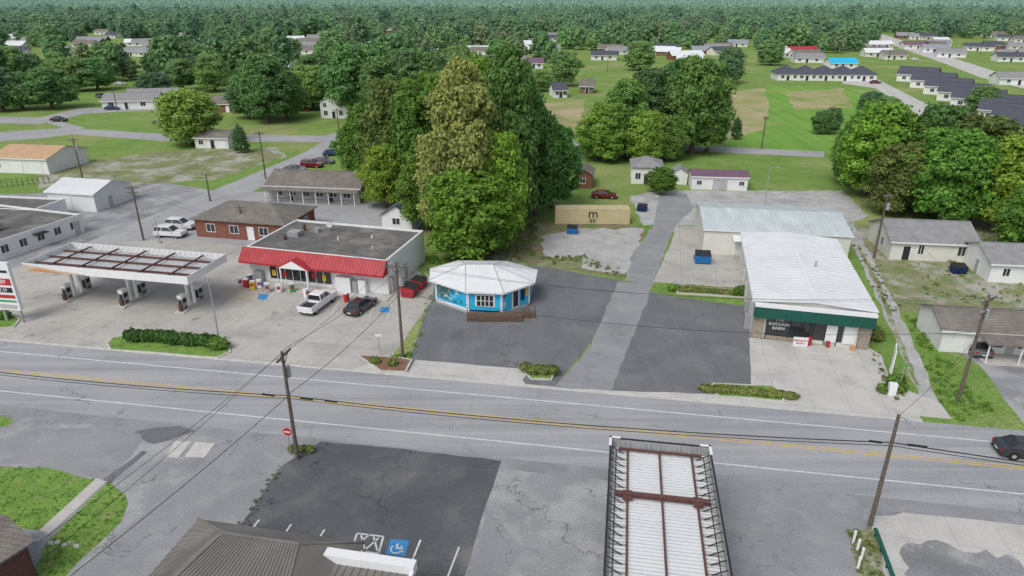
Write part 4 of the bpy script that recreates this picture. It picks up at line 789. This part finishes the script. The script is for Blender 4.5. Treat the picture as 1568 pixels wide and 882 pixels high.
o.use('red_panels','red').box(-1.5,1.0,-.23,-.202,4.7,5.5).box(-1.5,1.0,-.23,-.202,3.1,3.5); o.use('green_panel','greenp').box(-1.5,1.0,-.23,-.202,2.6,2.85); o.use('dark_panel','dark').box(-1.3,.9,-.23,-.202,6.2,6.5).box(-1.3,.9,-.23,-.202,3.8,4.4); o.use('pale_panel','greywall').box(-1.3,.9,-.23,-.202,1.8,2.3).text('2.89',.7,(-.2,-.25,5.1),(90,0,0),'whitep').text('3.39',.55,(-.2,-.25,4.1),(90,0,0),'whitep'); o.done()
for i,(a,m1) in enumerate([((378,440),'red'),((388,443),'yellow'),((398,441),'whitep'),((410,447),'greywall'),((427,448),'whitep'),((448,447),'greenp'),((368,438),'whitep'),((384,433),'blue'),((470,456),'whitep'),((531,462),'red')]):
    x,y,_=G(*a); o=Ob('sidewalk_display',(x,y,0),-15+i*9); o.use('body',m1).box(-.3,.3,-.22,.22,.05,1.1); o.use('top','whitep').box(-.32,.32,-.24,.24,1.102,1.2); o.use('label','red').box(-.2,.2,-.25,-.222,.5,.9); o.done(.02)
for q in [(1306,832),(1312,845),(1318,858),(1313,872)]:
    x,y,_=G(*q); o=Ob('bollard',(x,y,0)); o.use('post','whitep').cyl((0,0,0),(0,0,1.05),.09,n=12).cyl((0,0,1.05),(0,0,1.12),.09,.03,12); o.done()
o=Ob('green_guard_rail'); o.use('rail','green'); a=G(1338,818);b=G(1368,900); o.beam((a[0],a[1],.45),(b[0],b[1],.45),.25,.12)
for f in(.05,.35,.65,.95): o.cyl((a[0]+(b[0]-a[0])*f,a[1]+(b[1]-a[1])*f,0),(a[0]+(b[0]-a[0])*f,a[1]+(b[1]-a[1])*f,.45),.06,n=8)
o.done()
# chain-link fence, left yard
o=Ob('chain_link_fence'); o.use('posts','dark'); fp=[G(q,288-q*.1) for q in range(-20,80,8)]
for p in fp: o.cyl((p[0],p[1],0),(p[0],p[1],1.5),.05,n=6)
for i in range(len(fp)-1):
    for z in(.3,.9,1.45): o.beam((fp[i][0],fp[i][1],z),(fp[i+1][0],fp[i+1][1],z),.03,.04)
o.done()
# ---------------------------------------------------------------- distant subdivision
def dh(px,w,d,rot,wall,roof,h=2.8,rise=2.2,name='distant_house',ridge='x',clear=0): house(name,px,w,d,h,rot,ridge,rise,wall,roof,.5,[('f',w*.15,1,1.4,1.2),('f',w*.7,1,1.4,1.2)],[('f',w*.4,1.2,2.1,'dark')],clear=clear)
for i in range(5): dh((1190+i*29,123+i*.3),10,11,-4,'siding','dshingle',ridge='hip',rise=3.4)
for i in range(13):
    f=i/12; dh((1372+f*245,124+f*118),15-2*f,11,-38,'siding','dshingle',h=3.2,rise=2.8,ridge='x')
for q in [((1193,84),24,'brick','redroof'),((1272,105),14,'siding','turq'),((905,92),15,'siding','dshingle'),((932,84),14,'siding','gshingle'),((805,105),9,'siding','purple'),((848,150),5,'siding','dshingle'),((888,143),5,'brick','shingle'),((420,105),8,'siding','gshingle'),((350,85),14,'siding','gshingle'),((1385,75),22,'siding','purple'),((1420,72),16,'siding','gshingle'),((1530,90),14,'siding','gshingle'),((1330,85),14,'brick','purple'),((1530,130),18,'siding','gshingle')]: dh(q[0],q[1],9,random.uniform(-12,12),q[2],q[3],clear=5)
for i in range(170):
    px=random.uniform(-40,1600); py=random.uniform(20,104)**1.0 if (780>px or px>1000) else random.uniform(20,84)
    dh((px,py),random.uniform(12,20),9,random.uniform(-25,25),random.choice(['siding','siding','cream','brick']),random.choice(['gshingle','gshingle','shingle','dshingle','groof','wroof']),clear=random.uniform(3,13))
# ---------------------------------------------------------------- forest (instanced)
FV=[]
for i in range(4): 
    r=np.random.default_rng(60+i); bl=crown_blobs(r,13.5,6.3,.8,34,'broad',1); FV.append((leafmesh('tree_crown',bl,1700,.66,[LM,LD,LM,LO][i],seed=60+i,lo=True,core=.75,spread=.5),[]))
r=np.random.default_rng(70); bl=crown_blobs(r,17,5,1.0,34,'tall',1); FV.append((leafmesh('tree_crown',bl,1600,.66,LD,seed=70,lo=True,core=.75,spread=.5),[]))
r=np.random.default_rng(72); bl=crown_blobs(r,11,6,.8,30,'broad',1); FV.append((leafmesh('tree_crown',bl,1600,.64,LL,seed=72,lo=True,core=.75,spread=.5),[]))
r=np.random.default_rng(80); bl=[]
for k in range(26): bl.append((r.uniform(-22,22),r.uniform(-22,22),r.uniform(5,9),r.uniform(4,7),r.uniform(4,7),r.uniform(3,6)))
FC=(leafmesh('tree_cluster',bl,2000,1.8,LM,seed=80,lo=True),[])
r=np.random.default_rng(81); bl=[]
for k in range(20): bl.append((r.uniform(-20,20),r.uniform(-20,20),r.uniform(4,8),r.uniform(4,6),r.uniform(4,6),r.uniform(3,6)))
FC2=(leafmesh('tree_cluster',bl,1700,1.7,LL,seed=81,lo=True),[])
tx=[-600,0,130,240,350,470,620,780,800,900,1100,1300,1345,1568,2200]; ty=[165,158,145,128,122,135,158,160,98,98,92,88,60,62,60]
roadpoly=[(1325,50),(1385,52),(1600,110),(1600,130),(1440,100),(1340,70)]
EX=np.array(EXC)
Y=190.0
while Y<1500:
    st=13+ (Y-190)*.003
    xs=np.arange(-.82*Y-60,.82*Y+60,st)
    for X in xs:
        x=X+random.uniform(-.5,.5)*st; y=Y+random.uniform(-.5,.5)*st; px,py=PX(x,y)
        if py>np.interp(px,tx,ty): continue
        if inpoly(px,py,roadpoly): continue
        if ((EX[:,0]-x)**2+(EX[:,1]-y)**2<(EX[:,2]+2)**2).any(): continue
        g=math.sin(x*.021+1.3)*math.sin(y*.017+.5)+.5*math.sin(x*.05+y*.04)
        if g>.5: continue
        if y<420 and random.random()<.22: continue
        k=random.choices(range(6),[4,2,4,2,1.5,5])[0]; FV[k][1].append((x,y,random.uniform(.65,1.4)))
    Y+=st
Y=1480.0
while Y<6500:
    st=28+(Y-1480)*.013
    for X in np.arange(-.8*Y-60,.8*Y+60,st):
        if random.random()<.12: continue
        (FC if random.random()<.5 else FC2)[1].append((X+random.uniform(-.5,.5)*st,Y+random.uniform(-.5,.5)*st,random.uniform(.6,1.25)*(1+.00006*Y)))
    Y+=st
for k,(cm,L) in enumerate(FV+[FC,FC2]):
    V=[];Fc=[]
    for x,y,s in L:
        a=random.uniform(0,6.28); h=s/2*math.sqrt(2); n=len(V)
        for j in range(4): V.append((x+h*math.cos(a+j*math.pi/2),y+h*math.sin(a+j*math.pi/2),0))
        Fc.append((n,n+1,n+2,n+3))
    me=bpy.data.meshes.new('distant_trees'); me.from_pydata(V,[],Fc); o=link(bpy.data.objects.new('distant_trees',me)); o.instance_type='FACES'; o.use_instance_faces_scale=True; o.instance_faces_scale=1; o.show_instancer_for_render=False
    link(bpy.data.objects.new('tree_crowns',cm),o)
# hills on the horizon
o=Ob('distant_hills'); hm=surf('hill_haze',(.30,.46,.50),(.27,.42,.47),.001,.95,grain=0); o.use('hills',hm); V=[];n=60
for i in range(n+1):
    x=-9000+i*300; V+=[(x,8200,0),(x,8600,22+18*math.sin(i*.37)+12*math.sin(i*.9))]
o.mesh(V,[(2*i,2*i+2,2*i+3,2*i+1) for i in range(n)]).done()
# ---------------------------------------------------------------- light, world, camera
w=bpy.data.worlds.new('World'); sc.world=w; w.use_nodes=True; nt=w.node_tree; sk=nd(nt,'ShaderNodeTexSky',sky_type='NISHITA'); sk.sun_disc=False
EL,AZ=math.radians(52),math.radians(215)
sk.sun_elevation=EL; sk.sun_rotation=AZ; sk.dust_density=3; sk.air_density=1.0
hs=nd(nt,'ShaderNodeHueSaturation'); hs.inputs['Saturation'].default_value=.5; nt.links.new(sk.outputs[0],hs.inputs['Color']); nt.links.new(hs.outputs[0],nt.nodes['Background'].inputs[0]); nt.nodes['Background'].inputs[1].default_value=.15
sd=bpy.data.lights.new('sun','SUN'); sd.energy=1.5; sd.angle=math.radians(30); sd.color=(1,.98,.94); so=link(bpy.data.objects.new('sun',sd))
dirv=Vector((math.sin(AZ)*math.cos(EL),math.cos(AZ)*math.cos(EL),math.sin(EL))); so.rotation_euler=dirv.to_track_quat('Z','Y').to_euler()
cd=bpy.data.cameras.new('camera'); cd.lens=36*F/1568; cd.sensor_width=36; cd.clip_end=20000; co=link(bpy.data.objects.new('camera',cd)); co.location=(0,0,H); co.rotation_euler=(math.radians(90)-PT,0,0); sc.camera=co
sc.view_settings.view_transform='Standard'; sc.view_settings.look='None'; sc.view_settings.exposure=0
